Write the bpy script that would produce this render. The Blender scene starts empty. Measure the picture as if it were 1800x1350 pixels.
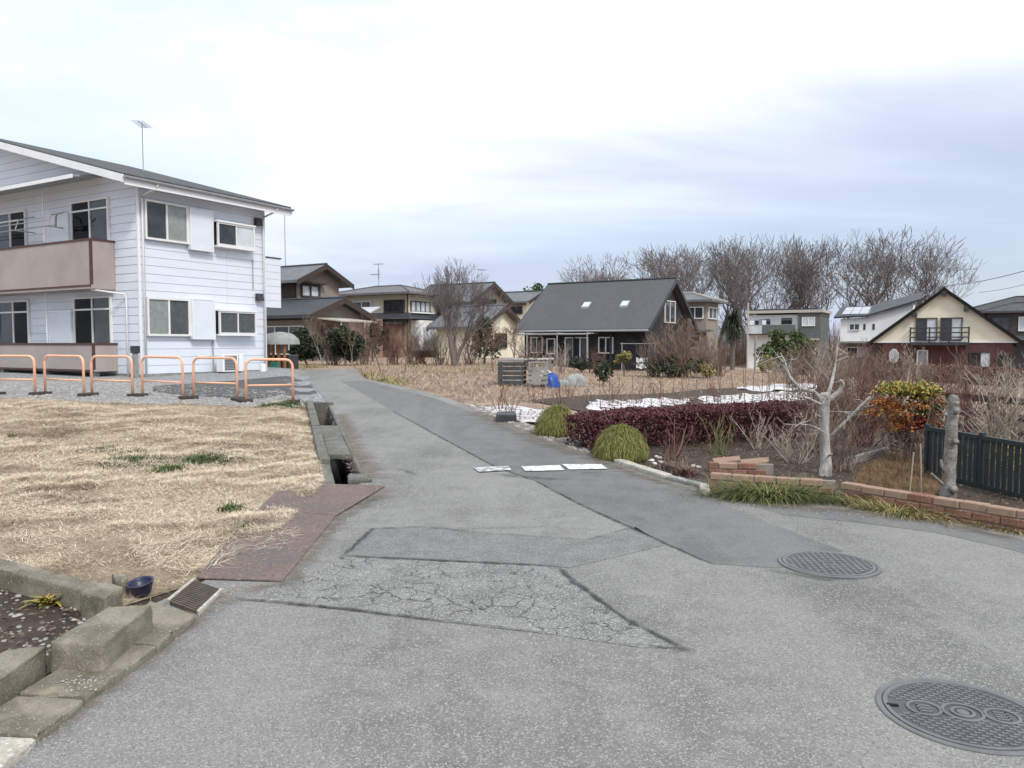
import bpy, math, random
import numpy as np
from mathutils import Vector, Matrix
from mathutils.geometry import delaunay_2d_cdt

# ------------------------------------------------------------------ camera, sky, sun, exposure
S = bpy.context.scene
COL = S.collection
FPX, PW, PH, HORIZ, CAMZ = 1352.0, 1800.0, 1350.0, 604.0, 1.5
PITCH = math.atan((PH / 2 - HORIZ) / FPX)
cam_d = bpy.data.cameras.new('camera'); cam = bpy.data.objects.new('camera', cam_d); COL.objects.link(cam)
cam_d.sensor_fit = 'HORIZONTAL'; cam_d.sensor_width = 36.0; cam_d.lens = 36.0 * FPX / PW
cam_d.clip_start = 0.05; cam_d.clip_end = 2000
cam.location = (0, 0, CAMZ); cam.rotation_euler = (math.pi / 2 - PITCH, 0, 0)
S.camera = cam

SUN_EL, SUN_AZ = math.radians(46), math.radians(150)      # azimuth clockwise from +Y
w = bpy.data.worlds.new('World'); S.world = w; w.use_nodes = True
nt = w.node_tree; nt.nodes.clear()
def N(t, tree, **kw):
    n = tree.nodes.new(t)
    for k, v in kw.items():
        if k == 'inp':
            for i, val in v.items(): n.inputs[i].default_value = val
        else: setattr(n, k, v)
    return n
def build_world():
    L = nt.links.new
    out = N('ShaderNodeOutputWorld', nt); bg = N('ShaderNodeBackground', nt, inp={1: 0.1})
    sky = N('ShaderNodeTexSky', nt, sky_type='NISHITA', sun_disc=False, sun_elevation=SUN_EL, sun_rotation=SUN_AZ,
            air_density=1.0, dust_density=1.5, ozone_density=1.2)
    tc = N('ShaderNodeTexCoord', nt); sep = N('ShaderNodeSeparateXYZ', nt); L(tc.outputs['Generated'], sep.inputs[0])
    z = N('ShaderNodeMath', nt, operation='MAXIMUM', inp={1: 0.0}); L(sep.outputs[2], z.inputs[0])
    za = N('ShaderNodeMath', nt, operation='ADD', inp={1: 0.10}); L(z.outputs[0], za.inputs[0])
    dx = N('ShaderNodeMath', nt, operation='DIVIDE'); L(sep.outputs[0], dx.inputs[0]); L(za.outputs[0], dx.inputs[1])
    dy = N('ShaderNodeMath', nt, operation='DIVIDE'); L(sep.outputs[1], dy.inputs[0]); L(za.outputs[0], dy.inputs[1])
    cmb = N('ShaderNodeCombineXYZ', nt); L(dx.outputs[0], cmb.inputs[0]); L(dy.outputs[0], cmb.inputs[1])
    mp = N('ShaderNodeMapping', nt); L(cmb.outputs[0], mp.inputs[0])
    mp.inputs['Location'].default_value = (7.35, 4.1, 0); mp.inputs['Rotation'].default_value = (0, 0, math.radians(-14))
    mp.inputs['Scale'].default_value = (0.33, 0.55, 1)
    n1 = N('ShaderNodeTexNoise', nt, inp={'Scale': 1.0, 'Detail': 7.0, 'Roughness': 0.6, 'Distortion': 0.5}); L(mp.outputs[0], n1.inputs['Vector'])
    n2 = N('ShaderNodeTexNoise', nt, inp={'Scale': 0.55, 'Detail': 5.0, 'Roughness': 0.5, 'Distortion': 0.3}); L(mp.outputs[0], n2.inputs['Vector'])
    # how much cloud (rest is thin blue sky) and how grey the cloud is
    cov = N('ShaderNodeMapRange', nt, interpolation_type='SMOOTHSTEP', inp={1: 0.36, 2: 0.60, 3: 0.55, 4: 1.0}); L(n1.outputs[0], cov.inputs[0])
    low = N('ShaderNodeMapRange', nt, interpolation_type='SMOOTHSTEP', inp={1: 0.05, 2: 0.32, 3: 0.14, 4: -0.13}); L(z.outputs[0], low.inputs[0])
    gsum = N('ShaderNodeMath', nt, operation='ADD'); L(n2.outputs[0], gsum.inputs[0]); L(low.outputs[0], gsum.inputs[1])
    mixn = N('ShaderNodeMath', nt, operation='MULTIPLY_ADD', inp={1: 0.42}); L(n1.outputs[0], mixn.inputs[0]); L(gsum.outputs[0], mixn.inputs[2])
    gre = N('ShaderNodeMapRange', nt, interpolation_type='SMOOTHSTEP', inp={1: 0.46, 2: 0.86, 3: 0.0, 4: 1.0}); L(mixn.outputs[0], gre.inputs[0])
    cc = N('ShaderNodeMix', nt, data_type='RGBA', inp={6: (8.9, 9.4, 9.8, 1), 7: (4.0, 4.45, 5.7, 1)}); L(gre.outputs[0], cc.inputs[0])
    fin = N('ShaderNodeMix', nt, data_type='RGBA'); L(cov.outputs[0], fin.inputs[0]); L(sky.outputs[0], fin.inputs[6]); L(cc.outputs[2], fin.inputs[7])
    L(fin.outputs[2], bg.inputs[0]); L(bg.outputs[0], out.inputs[0])
build_world()
sd = bpy.data.lights.new('sun', 'SUN'); sd.energy = 1.5; sd.angle = math.radians(11); sd.color = (1.0, 0.96, 0.9)
sun = bpy.data.objects.new('sun', sd); COL.objects.link(sun)
_sv = Vector((math.sin(SUN_AZ) * math.cos(SUN_EL), math.cos(SUN_AZ) * math.cos(SUN_EL), math.sin(SUN_EL)))
sun.rotation_euler = _sv.to_track_quat('Z', 'Y').to_euler(); sun.location = (20, -20, 40)
S.view_settings.view_transform = 'Standard'; S.view_settings.look = 'None'
S.view_settings.exposure = 0.66; S.view_settings.gamma = 1.0; S.view_settings.use_curve_mapping = False
S.render.engine = 'CYCLES'; S.render.resolution_x = 1024; S.render.resolution_y = 768

# ------------------------------------------------------------------ terrain height and pixel helpers
def ss(a, b, x):
    t = min(1.0, max(0.0, (x - a) / (b - a))) if a != b else float(x > a)
    return t * t * (3 - 2 * t)
def lerp(xs, ys, x):
    if x <= xs[0]: return ys[0]
    for i in range(1, len(xs)):
        if x <= xs[i]:
            t = (x - xs[i - 1]) / (xs[i] - xs[i - 1]); return ys[i - 1] + t * (ys[i] - ys[i - 1])
    return ys[-1]
def ditch_x(y): return -1.73 - (y - 8.08) * 0.291
def Z(x, y):
    z = lerp([-50, 7, 15, 24, 400], [0, 0, .25, .45, .45], y) * (1 - ss(-1, 5 + max(0, y - 20) * .05, x))
    z -= 1.1 * ss(8, 28, x) * ss(25, 50, y)
    z += 0.12 * ss(9.5, 13.5, y) * ss(-.15, -.8, x - ditch_x(y)) if y < 60 else 0.12 * ss(-.15, -.8, x - ditch_x(60))
    return z
cp_, sp_ = math.cos(PITCH), math.sin(PITCH)
def ray(px, py):
    a, u = (px - PW / 2) / FPX, (PH / 2 - py) / FPX
    return Vector((a, cp_ + u * sp_, u * cp_ - sp_))
def G(px, py, dz=0.0):                                     # pixel -> point where the ray meets the terrain
    d = ray(px, py); t = 1.0
    while t < 200:
        p = d * t
        if CAMZ + p.z <= Z(p.x, p.y) + dz: break
        t += 0.02 if t < 30 else .1
    return Vector((d.x * t, d.y * t, Z(d.x * t, d.y * t) + dz))
def GZ(px, py, z):
    d = ray(px, py); t = (z - CAMZ) / d.z
    return Vector((d.x * t, d.y * t, z))
def AT(px, py, y):                                         # point on the ray at depth y (distance known from elsewhere)
    d = ray(px, py); t = y / d.y
    return Vector((d.x * t, d.y * t, CAMZ + d.z * t))
def HZ(py, y): return CAMZ + ray(900, py).z / ray(900, py).y * y

# ------------------------------------------------------------------ object helpers
def link(o, parent=None):
    COL.objects.link(o)
    if parent is not None: o.parent = parent
    return o
def tag(o, label, cat, group=None):
    o['label'] = label; o['category'] = cat
    if group: o['group'] = group
    return o
def struct(o, label=None):
    o['kind'] = 'structure'
    if label: o['label'] = label
    return o
def thing(name, loc, rz, label, cat, group=None):
    o = bpy.data.objects.new(name, None); o.empty_display_size = .1
    o.location = loc; o.rotation_euler = (0, 0, rz); COL.objects.link(o)
    return tag(o, label, cat, group)
def shared(me, name, parent=None, loc=(0, 0, 0), rz=0, sc=1):
    o = bpy.data.objects.new(name, me); o.location = loc; o.rotation_euler = (0, 0, rz)
    o.scale = (sc, sc, sc) if not hasattr(sc, '__len__') else sc
    return link(o, parent)
class MB:
    def __init__(s): s.v, s.f = [], []
    def add(s, vs, fs):
        n = len(s.v); s.v += [tuple(p) for p in vs]; s.f += [tuple(i + n for i in f) for f in fs]; return s
    def box(s, x0, x1, y0, y1, z0, z1):
        return s.add([(x0, y0, z0), (x1, y0, z0), (x1, y1, z0), (x0, y1, z0), (x0, y0, z1), (x1, y0, z1), (x1, y1, z1), (x0, y1, z1)],
                     [(0, 3, 2, 1), (4, 5, 6, 7), (0, 1, 5, 4), (1, 2, 6, 5), (2, 3, 7, 6), (3, 0, 4, 7)])
    def hexa(s, p):                                        # 4 bottom points, 4 top points
        return s.add(p, [(0, 3, 2, 1), (4, 5, 6, 7), (0, 1, 5, 4), (1, 2, 6, 5), (2, 3, 7, 6), (3, 0, 4, 7)])
    def prism(s, pts, vec):                                # polygon of 3-D points pushed along vec
        n = len(pts); vec = Vector(vec)
        a = [Vector(p) for p in pts]; b = [p + vec for p in a]
        return s.add(a + b, [tuple(range(n))[::-1], tuple(range(n, 2 * n))] + [(i, (i + 1) % n, n + (i + 1) % n, n + i) for i in range(n)])
    def tube(s, pts, radii, sides=6, cap=True, rough=0.0, sub=1):
        pts = [Vector(p) for p in pts]; rg = random.Random(len(s.v) + len(pts))
        if not hasattr(radii, '__len__'): radii = [radii] * len(pts)
        if sub > 1:
            q, r2 = [], []
            for i in range(len(pts) - 1):
                for k in range(sub): q.append(pts[i].lerp(pts[i + 1], k / sub)); r2.append(radii[i] * (1 - k / sub) + radii[i + 1] * k / sub)
            pts, radii = q + [pts[-1]], r2 + [radii[-1]]
        vs, fs = [], []
        ref = Vector((0.31, 0.17, 0.93))
        for i, p in enumerate(pts):
            d = (pts[min(i + 1, len(pts) - 1)] - pts[max(i - 1, 0)]).normalized()
            a = d.cross(ref)
            if a.length < .05: a = d.cross(Vector((1, 0, 0)))
            a.normalize(); b = d.cross(a)
            for k in range(sides):
                t = 2 * math.pi * k / sides
                vs.append(p + (a * math.cos(t) + b * math.sin(t)) * radii[i] * (1 + rg.uniform(-rough, rough) if rough else 1))
        for i in range(len(pts) - 1):
            for k in range(sides):
                fs.append((i * sides + k, i * sides + (k + 1) % sides, (i + 1) * sides + (k + 1) % sides, (i + 1) * sides + k))
        if cap:
            fs.append(tuple(range(sides))[::-1]); fs.append(tuple(range((len(pts) - 1) * sides, len(pts) * sides)))
        return s.add(vs, fs)
    def lathe(s, prof, c=(0, 0, 0), n=32):
        vs = [(c[0] + r * math.cos(2 * math.pi * k / n), c[1] + r * math.sin(2 * math.pi * k / n), c[2] + z) for r, z in prof for k in range(n)]
        fs = [(i * n + k, i * n + (k + 1) % n, (i + 1) * n + (k + 1) % n, (i + 1) * n + k) for i in range(len(prof) - 1) for k in range(n)]
        return s.add(vs, fs)
    def mesh(s, name, mat, smooth=False):
        me = bpy.data.meshes.new(name); me.from_pydata(s.v, [], s.f); me.update()
        if mat: me.materials.append(mat)
        if smooth: me.polygons.foreach_set('use_smooth', [True] * len(me.polygons))
        return me
    def obj(s, name, mat, parent=None, smooth=False, bevel=0, seg=1):
        o = link(bpy.data.objects.new(name, s.mesh(name, mat, smooth)), parent)
        if bevel:
            m = o.modifiers.new('bevel', 'BEVEL'); m.width = bevel; m.segments = seg; m.limit_method = 'ANGLE'; m.angle_limit = .6
        return o
def np_mesh(name, V, F, mat, smooth=False):
    V = np.asarray(V, dtype=np.float32); F = np.asarray(F, dtype=np.int32); k = F.shape[1]
    me = bpy.data.meshes.new(name)
    me.vertices.add(len(V)); me.vertices.foreach_set('co', V.ravel())
    me.loops.add(F.size); me.loops.foreach_set('vertex_index', F.ravel())
    me.polygons.add(len(F)); me.polygons.foreach_set('loop_start', np.arange(0, F.size, k, dtype=np.int32))
    me.polygons.foreach_set('loop_total', np.full(len(F), k, dtype=np.int32))
    me.update(calc_edges=True); me.validate()
    if smooth: me.polygons.foreach_set('use_smooth', np.ones(len(F), dtype=bool))
    if mat: me.materials.append(mat)
    return me
def np_obj(name, V, F, mat, parent=None, smooth=False):
    return link(bpy.data.objects.new(name, np_mesh(name, V, F, mat, smooth)), parent)
import bmesh
def patch(name, poly, mat, dz, step=0.6, zf=Z, parent=None):  # a sheet over the terrain, cut into a grid
    bm = bmesh.new(); n_ = len(poly)
    cv, _, cf, _, _, _ = delaunay_2d_cdt([Vector((p[0], p[1])) for p in poly], [(i, (i + 1) % n_) for i in range(n_)], [], 1, 1e-5)
    vs = [bm.verts.new((v.x, v.y, 0)) for v in cv]
    for f in cf: bm.faces.new([vs[i] for i in f])
    bmesh.ops.recalc_face_normals(bm, faces=bm.faces[:])
    for ax in (0, 1):
        lo, hi = min(p[ax] for p in poly), max(p[ax] for p in poly); c = math.floor(lo / step) * step + step
        no = (1, 0, 0) if ax == 0 else (0, 1, 0)
        while c < hi:
            st = step if abs(c) < 30 else step * 4
            bmesh.ops.bisect_plane(bm, geom=bm.verts[:] + bm.edges[:] + bm.faces[:], plane_co=(c, c, 0), plane_no=no); c += st
    for v in bm.verts: v.co.z = zf(v.co.x, v.co.y) + dz
    bmesh.ops.recalc_face_normals(bm, faces=bm.faces[:])
    if sum(f.normal.z for f in bm.faces) < 0: bmesh.ops.reverse_faces(bm, faces=bm.faces[:])
    me = bpy.data.meshes.new(name); bm.to_mesh(me); bm.free(); me.materials.append(mat)
    me.polygons.foreach_set('use_smooth', [True] * len(me.polygons))
    return link(bpy.data.objects.new(name, me), parent)
def ribbon_patch(name, pts, wds, mat, dz, parent=None):      # a narrow strip along a line on the terrain
    P = []; W = []
    for i in range(len(pts) - 1):
        n = max(2, int((Vector(pts[i + 1]) - Vector(pts[i])).length / .06))
        for k in range(n):
            t = k / n; P.append(Vector(pts[i]).lerp(Vector(pts[i + 1]), t)); W.append(wds[i] * (1 - t) + wds[i + 1] * t)
    P.append(Vector(pts[-1])); W.append(wds[-1]); rr = random.Random(len(P))
    vs = []
    for i, p in enumerate(P):
        d = (P[min(i + 1, len(P) - 1)] - P[max(0, i - 1)]); n = Vector((-d.y, d.x, 0)).normalized()
        o = rr.uniform(-.006, .006); wl = W[i] * rr.uniform(.45, 1.2) / 2
        for sgn in (-1, 0, 1):
            q = p + n * (o + sgn * wl); vs.append((q.x, q.y, Z(q.x, q.y) + dz))
    fs = [(3 * i + k, 3 * i + k + 1, 3 * i + k + 4, 3 * i + k + 3) for i in range(len(P) - 1) for k in (0, 1)]
    ob = MB().add(vs, fs).obj(name, mat, parent); at = ob.data.attributes.new('fade', 'FLOAT', 'POINT')
    at.data.foreach_set('value', [(0., 1., 0.)[i % 3] * min(1., i / 9., (len(vs) - 1 - i) / 9.) for i in range(len(vs))])
    return ob

# ------------------------------------------------------------------ materials
MATS = {}
def mat(name, c1, c2=None, scale=4.0, rough=.85, bump=0.0, bscale=60.0, spec=.3, metal=0.0, c3=None, scale3=.6, amt3=.5,
        speck=None, spscale=150, spamt=.15, stretch=(1, 1, 1), island=None, isl_amt=1.0, detail=6, lo=.35, hi=.65, wave=None, bdist=.01, streak=None):
    m = bpy.data.materials.new(name); m.use_nodes = True; t = m.node_tree; t.nodes.clear(); L = t.links.new
    out = N('ShaderNodeOutputMaterial', t); b = N('ShaderNodeBsdfPrincipled', t)
    b.inputs['Roughness'].default_value = rough; b.inputs['Specular IOR Level'].default_value = spec; b.inputs['Metallic'].default_value = metal
    L(b.outputs[0], out.inputs[0])
    tc = N('ShaderNodeTexCoord', t); mp = N('ShaderNodeMapping', t); mp.inputs['Scale'].default_value = stretch; L(tc.outputs['Object'], mp.inputs[0])
    vec = mp.outputs[0]
    def noise(sc, det=6, rg=.6):
        n = N('ShaderNodeTexNoise', t, inp={'Scale': sc, 'Detail': det, 'Roughness': rg}); L(vec, n.inputs['Vector']); return n.outputs[0]
    def rng(s_, a, b_, lo_=0., hi_=1.):
        r = N('ShaderNodeMapRange', t, inp={1: a, 2: b_, 3: lo_, 4: hi_}); L(s_, r.inputs[0]); return r.outputs[0]
    def mixc(f, a, b_):
        x = N('ShaderNodeMix', t, data_type='RGBA')
        if hasattr(f, 'links'): L(f, x.inputs[0])
        else: x.inputs[0].default_value = f
        for i, c in ((6, a), (7, b_)):
            if hasattr(c, 'links'): L(c, x.inputs[i])
            else: x.inputs[i].default_value = (*c, 1)
        return x.outputs[2]
    col = c1
    if c2: col = mixc(rng(noise(scale, detail), lo, hi), c1, c2)
    if c3: col = mixc(rng(noise(scale3, 4), .45, .7, 0, amt3), col, c3)
    if streak:                                               # long worn lanes and stains of their own direction
        m2 = N('ShaderNodeMapping', t); m2.inputs['Scale'].default_value = streak[1]; m2.inputs['Rotation'].default_value = (0, 0, streak[2]); L(tc.outputs['Object'], m2.inputs[0])
        ns = N('ShaderNodeTexNoise', t, inp={'Scale': 1.0, 'Detail': 8.0, 'Roughness': .55, 'Distortion': .4}); L(m2.outputs[0], ns.inputs['Vector']); col = mixc(rng(ns.outputs[0], .42, .68, 0, .75), col, streak[0])
    if speck:
        v = N('ShaderNodeTexVoronoi', t, inp={'Scale': spscale}); L(vec, v.inputs['Vector'])
        sx = N('ShaderNodeSeparateColor', t); L(v.outputs['Color'], sx.inputs[0])
        col = mixc(rng(sx.outputs[0], 1 - spamt, 1 - spamt * .6), col, speck)
        col = mixc(rng(sx.outputs[1], .72, .9, 0, .42), col, tuple(x * .4 for x in c1))
    if island:
        g = N('ShaderNodeNewGeometry', t); r = N('ShaderNodeValToRGB', t); L(g.outputs['Random Per Island'], r.inputs[0])
        el = r.color_ramp.elements
        while len(el) < len(island): el.new(.5)
        for i, c in enumerate(island): el[i].position = i / max(1, len(island) - 1); el[i].color = (*c, 1)
        col = mixc(isl_amt, col, r.outputs[0])
    if hasattr(col, 'links'): L(col, b.inputs['Base Color'])
    else: b.inputs['Base Color'].default_value = (*col, 1)
    if bump or wave:
        bp = N('ShaderNodeBump', t, inp={'Strength': bump or .4, 'Distance': bdist}); 
        if wave:
            wv = N('ShaderNodeTexWave', t, bands_direction=wave[0], inp={'Scale': wave[1], 'Distortion': wave[2] if len(wave) > 2 else 0}); L(tc.outputs['Object'], wv.inputs['Vector']); L(wv.outputs[1], bp.inputs['Height'])
        else: L(noise(bscale, 5, .65), bp.inputs['Height'])
        L(bp.outputs[0], b.inputs['Normal'])
    MATS[name] = m; m['bsdf'] = b.name
    return m
def cracked(m, scale=5.0, width=.035, col=(.05, .05, .05)):      # a net of cracks over an asphalt material
    t = m.node_tree; L = t.links.new; b = t.nodes[m['bsdf']]
    src = b.inputs['Base Color'].links[0].from_socket
    tc = N('ShaderNodeTexCoord', t); nz = N('ShaderNodeTexNoise', t, inp={'Scale': 6.0, 'Detail': 4.0}); L(tc.outputs['Object'], nz.inputs['Vector'])
    mx = N('ShaderNodeVectorMath', t, operation='MULTIPLY_ADD'); mx.inputs[1].default_value = (.22, .22, .22); L(nz.outputs[1], mx.inputs[0]); L(tc.outputs['Object'], mx.inputs[2])
    v = N('ShaderNodeTexVoronoi', t, feature='DISTANCE_TO_EDGE', inp={'Scale': scale}); L(mx.outputs[0], v.inputs['Vector'])
    n2 = N('ShaderNodeTexNoise', t, inp={'Scale': 2.2, 'Detail': 3.0}); L(tc.outputs['Object'], n2.inputs['Vector'])
    wdt = N('ShaderNodeMapRange', t, inp={1: .38, 2: .62, 3: 0.0005, 4: width}); L(n2.outputs[0], wdt.inputs[0])
    d = N('ShaderNodeMath', t, operation='DIVIDE'); L(v.outputs['Distance'], d.inputs[0]); L(wdt.outputs[0], d.inputs[1])
    r = N('ShaderNodeMapRange', t, inp={1: .3, 2: 1.0, 3: .8, 4: 0.0}); L(d.outputs[0], r.inputs[0])
    x = N('ShaderNodeMix', t, data_type='RGBA'); L(r.outputs[0], x.inputs[0]); L(src, x.inputs[6]); x.inputs[7].default_value = (*col, 1)
    L(x.outputs[2], b.inputs['Base Color'])
def soft_mat(name, c1, c2, sc, power=.8, amt=1.0, lo=.3, hi=.6):      # a stain or seam that thins out towards its edges
    m = mat(name, c1, c2, sc, rough=.95, detail=8); t = m.node_tree; L = t.links.new; b = t.nodes[m['bsdf']]; out = [n for n in t.nodes if n.type == 'OUTPUT_MATERIAL'][0]
    a = N('ShaderNodeAttribute', t, attribute_name='fade'); tc = N('ShaderNodeTexCoord', t)
    nz = N('ShaderNodeTexNoise', t, inp={'Scale': sc * 2.2, 'Detail': 7.0, 'Roughness': .65}); L(tc.outputs['Object'], nz.inputs['Vector'])
    r = N('ShaderNodeMapRange', t, inp={1: lo, 2: hi, 3: .15, 4: amt}); L(nz.outputs[0], r.inputs[0])
    p = N('ShaderNodeMath', t, operation='POWER', inp={1: power}); L(a.outputs['Fac'], p.inputs[0]); mu = N('ShaderNodeMath', t, operation='MULTIPLY'); L(p.outputs[0], mu.inputs[0]); L(r.outputs[0], mu.inputs[1])
    tr = N('ShaderNodeBsdfTransparent', t); mx = N('ShaderNodeMixShader', t); L(mu.outputs[0], mx.inputs[0]); L(tr.outputs[0], mx.inputs[1]); L(b.outputs[0], mx.inputs[2]); L(mx.outputs[0], out.inputs[0]); return m
def glass_mat(name):
    m = bpy.data.materials.new(name); m.use_nodes = True; t = m.node_tree; t.nodes.clear(); L = t.links.new
    out = N('ShaderNodeOutputMaterial', t); tr = N('ShaderNodeBsdfTransparent', t); gl = N('ShaderNodeBsdfGlossy', t, inp={'Roughness': .03})
    tr.inputs[0].default_value = (.93, .95, .95, 1); fr = N('ShaderNodeFresnel', t, inp={0: 1.22}); mx = N('ShaderNodeMixShader', t)
    L(fr.outputs[0], mx.inputs[0]); L(tr.outputs[0], mx.inputs[1]); L(gl.outputs[0], mx.inputs[2]); L(mx.outputs[0], out.inputs[0]); return m

ASP = dict(rough=.9, spec=.25, bump=.55, bscale=110, bdist=.008)
m_road = mat('asphalt_worn', (.158, .154, .147), (.240, .234, .224), 5.0, c3=(.115, .112, .108), scale3=.7, amt3=.85, streak=((.27, .263, .252), (1.1, .16, 1), -.25), speck=(.34, .333, .322), spscale=165, spamt=.22, lo=.3, hi=.7, detail=12, **ASP)
m_road_d = mat('asphalt_repair', (.128, .126, .123), (.180, .177, .172), 4.0, detail=12, streak=((.205, .20, .195), (1.6, .2, 1), -.42), c3=(.108, .107, .105), scale3=.8, amt3=.5, speck=(.24, .24, .235), spscale=190, spamt=.16, **ASP)
m_road_m = mat('asphalt_repair_pale', (.148, .146, .142), (.205, .202, .197), 5, detail=12, speck=(.32, .32, .31), spscale=180, spamt=.2, **ASP)
m_road_c = mat('asphalt_crazed', (.150, .147, .142), (.235, .230, .222), 4.0, detail=12, speck=(.40, .39, .38), spscale=160, spamt=.24, **ASP); cracked(m_road_c, 6.0, .045, (.045, .045, .045))
m_road_k = mat('asphalt_dark_pad', (.075, .075, .075), (.105, .104, .103), 2.5, speck=(.16, .16, .16), spscale=110, spamt=.14, **ASP)
m_seam = soft_mat('asphalt_seam', (.035, .035, .035), (.07, .07, .07), 9, .7, 1.0)
m_dirt = soft_mat('road_dirt', (.15, .125, .10), (.24, .205, .165), 5, 1.2, .85)
m_stain = soft_mat('road_stain', (.10, .10, .10), (.14, .14, .138), 3, 1.3, .7)
m_line = mat('road_paint', (.80, .80, .79), (.34, .34, .33), 18, rough=.7, speck=(.9, .9, .9), spscale=120, spamt=.1, bump=.3, bscale=120, lo=.46, hi=.64)
m_line_worn = mat('road_paint_worn', (.60, .60, .59), (.22, .22, .22), 14, rough=.8, bump=.3, bscale=120, lo=.42, hi=.56)
m_ground = mat('dry_field', (.40, .30, .225), (.25, .175, .13), 1.1, c3=(.24, .18, .125), scale3=.35, amt3=.8, bump=.9, bscale=14, bdist=.06, detail=9)
m_lot = mat('straw_ground', (.54, .43, .31), (.34, .25, .17), 9, c3=(.62, .51, .38), scale3=2.5, amt3=.7, bump=1., bscale=60, bdist=.04, detail=10)
m_gravel = mat('grey_gravel', (.21, .215, .22), (.32, .32, .32), 9, speck=(.52, .53, .54), spscale=34, spamt=.28, bump=1.0, bscale=55, bdist=.03)
m_soil = mat('garden_soil', (.052, .037, .029), (.10, .072, .054), 5, c3=(.06, .045, .036), scale3=2, amt3=.7, speck=(.3, .24, .18), spscale=60, spamt=.04, bump=1., bscale=40, bdist=.03)
m_needle = mat('needle_litter', (.17, .095, .05), (.10, .062, .038), 9, c3=(.19, .16, .06), scale3=2.2, amt3=.6, bump=1., bscale=70, bdist=.02)
m_conc = mat('old_concrete', (.29, .26, .205), (.17, .15, .115), 5, c3=(.10, .098, .062), scale3=2.8, amt3=.75, speck=(.33, .30, .25), spscale=170, spamt=.08, bump=.7, bscale=70, bdist=.008)
m_conc_g = mat('grey_concrete', (.33, .33, .315), (.22, .22, .205), 5, c3=(.13, .14, .10), scale3=2.0, amt3=.6, speck=(.45, .45, .42), spscale=80, spamt=.1, bump=.5, bscale=70)
m_conc_l = mat('pale_concrete', (.50, .47, .41), (.36, .33, .28), 8, speck=(.6, .57, .52), spscale=80, spamt=.12, bump=.5, bscale=60)
m_rust = mat('rusty_steel', (.135, .100, .090), (.185, .128, .110), 3.0, c3=(.115, .105, .103), scale3=1.2, amt3=.8, speck=(.24, .17, .14), spscale=60, spamt=.1, rough=.75, spec=.35, bump=.25, bscale=50)
m_iron = mat('cast_iron', (.125, .125, .13), (.17, .17, .175), 8, rough=.6, spec=.4, bump=.3, bscale=90)
m_iron_d = mat('cast_iron_dark', (.07, .07, .075), (.10, .10, .105), 8, rough=.65, spec=.4)
m_black = mat('black_void', (.012, .012, .012), rough=1)
m_orange = mat('orange_paint', (.84, .42, .24), (.80, .50, .35), 7, c3=(.76, .36, .25), scale3=9, amt3=.5, rough=.45, spec=.4)
m_rubber = mat('black_rubber', (.035, .033, .03), (.06, .052, .045), 10, rough=.9, bump=.5, bscale=60)
m_siding = mat('white_siding', (.69, .73, .80), (.645, .685, .755), .9, c3=(.57, .59, .62), scale3=.5, amt3=.3, rough=.55, spec=.3, bump=.12, bscale=30, stretch=(1, 1, 3))
m_white = mat('white_trim', (.80, .81, .82), (.74, .75, .76), 3, rough=.5)
m_frame = mat('window_frame', (.74, .745, .73), (.68, .68, .66), 3, rough=.4)
m_taupe = mat('taupe_panel', (.40, .35, .328), (.36, .312, .29), 1.2, rough=.6, c3=(.25, .20, .19), scale3=.8, amt3=.35)
m_maroon = mat('maroon_trim', (.075, .035, .032), (.10, .05, .045), 4, rough=.55)
m_roof = mat('slate_roof', (.055, .058, .062), (.085, .088, .092), 3, rough=.75, bump=.3, bscale=40)
m_pane = mat('dark_glass', (.022, .025, .03), (.05, .055, .06), 1.5, rough=.06, spec=.6)
m_pane_l = mat('pale_glass', (.45, .50, .54), (.60, .63, .65), 1.6, rough=.15, spec=.6)
m_glass = glass_mat('clear_glass')
m_curtain = mat('curtain_cloth', (.52, .51, .49), (.42, .41, .40), 6, rough=.95)
m_curt_d = mat('dim_curtain', (.18, .185, .19), (.13, .135, .14), 6, rough=.95)
m_grey = mat('grey_metal', (.28, .29, .30), (.34, .35, .36), 5, rough=.5, spec=.4)
m_dark = mat('dark_metal', (.028, .03, .034), (.045, .048, .052), 5, rough=.5, spec=.4)
m_vinyl = mat('white_pipe', (.74, .75, .75), (.66, .67, .67), 6, rough=.45)
m_navy = mat('navy_plastic', (.012, .014, .05), (.02, .022, .065), 8, rough=.4, spec=.5)
m_brick = mat('red_brick', (.20, .095, .068), (.29, .145, .10), 6, c3=(.13, .085, .06), scale3=3, amt3=.6, rough=.9, bump=.6, bscale=70, speck=(.42, .25, .18), spscale=90, spamt=.1)
m_brick_t = mat('tan_brick', (.29, .19, .135), (.38, .26, .19), 6, c3=(.17, .12, .09), scale3=5, amt3=.7, rough=.9, bump=.5, bscale=70)
m_mortar = mat('mortar', (.28, .235, .20), (.20, .165, .14), 12, rough=.95, bump=.5, bscale=60)
m_fence = mat('dark_green_paint', (.018, .026, .028), (.030, .040, .042), 6, rough=.5, spec=.4)
m_stone = mat('loose_stone', (.36, .34, .32), (.25, .235, .22), 8, rough=.9, bump=.5, bscale=40, island=[(.20, .19, .18), (.38, .36, .34), (.50, .47, .44)], isl_amt=.6)
m_sheet = mat('white_sheet', (.72, .72, .75), (.55, .53, .54), 3.5, rough=.6, c3=(.33, .28, .24), scale3=3.2, amt3=.75, bump=.8, bscale=6, bdist=.04)
m_bark_w = mat('pale_bark', (.58, .55, .52), (.34, .31, .285), 11, c3=(.17, .15, .135), scale3=9, amt3=.8, rough=.9, bump=1.0, bscale=38, bdist=.03, stretch=(1, 1, .5))
m_bark_g = mat('grey_bark', (.36, .34, .315), (.24, .225, .20), 9, c3=(.16, .15, .12), scale3=9, amt3=.85, rough=.95, bump=1.0, bscale=38, bdist=.03)
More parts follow.
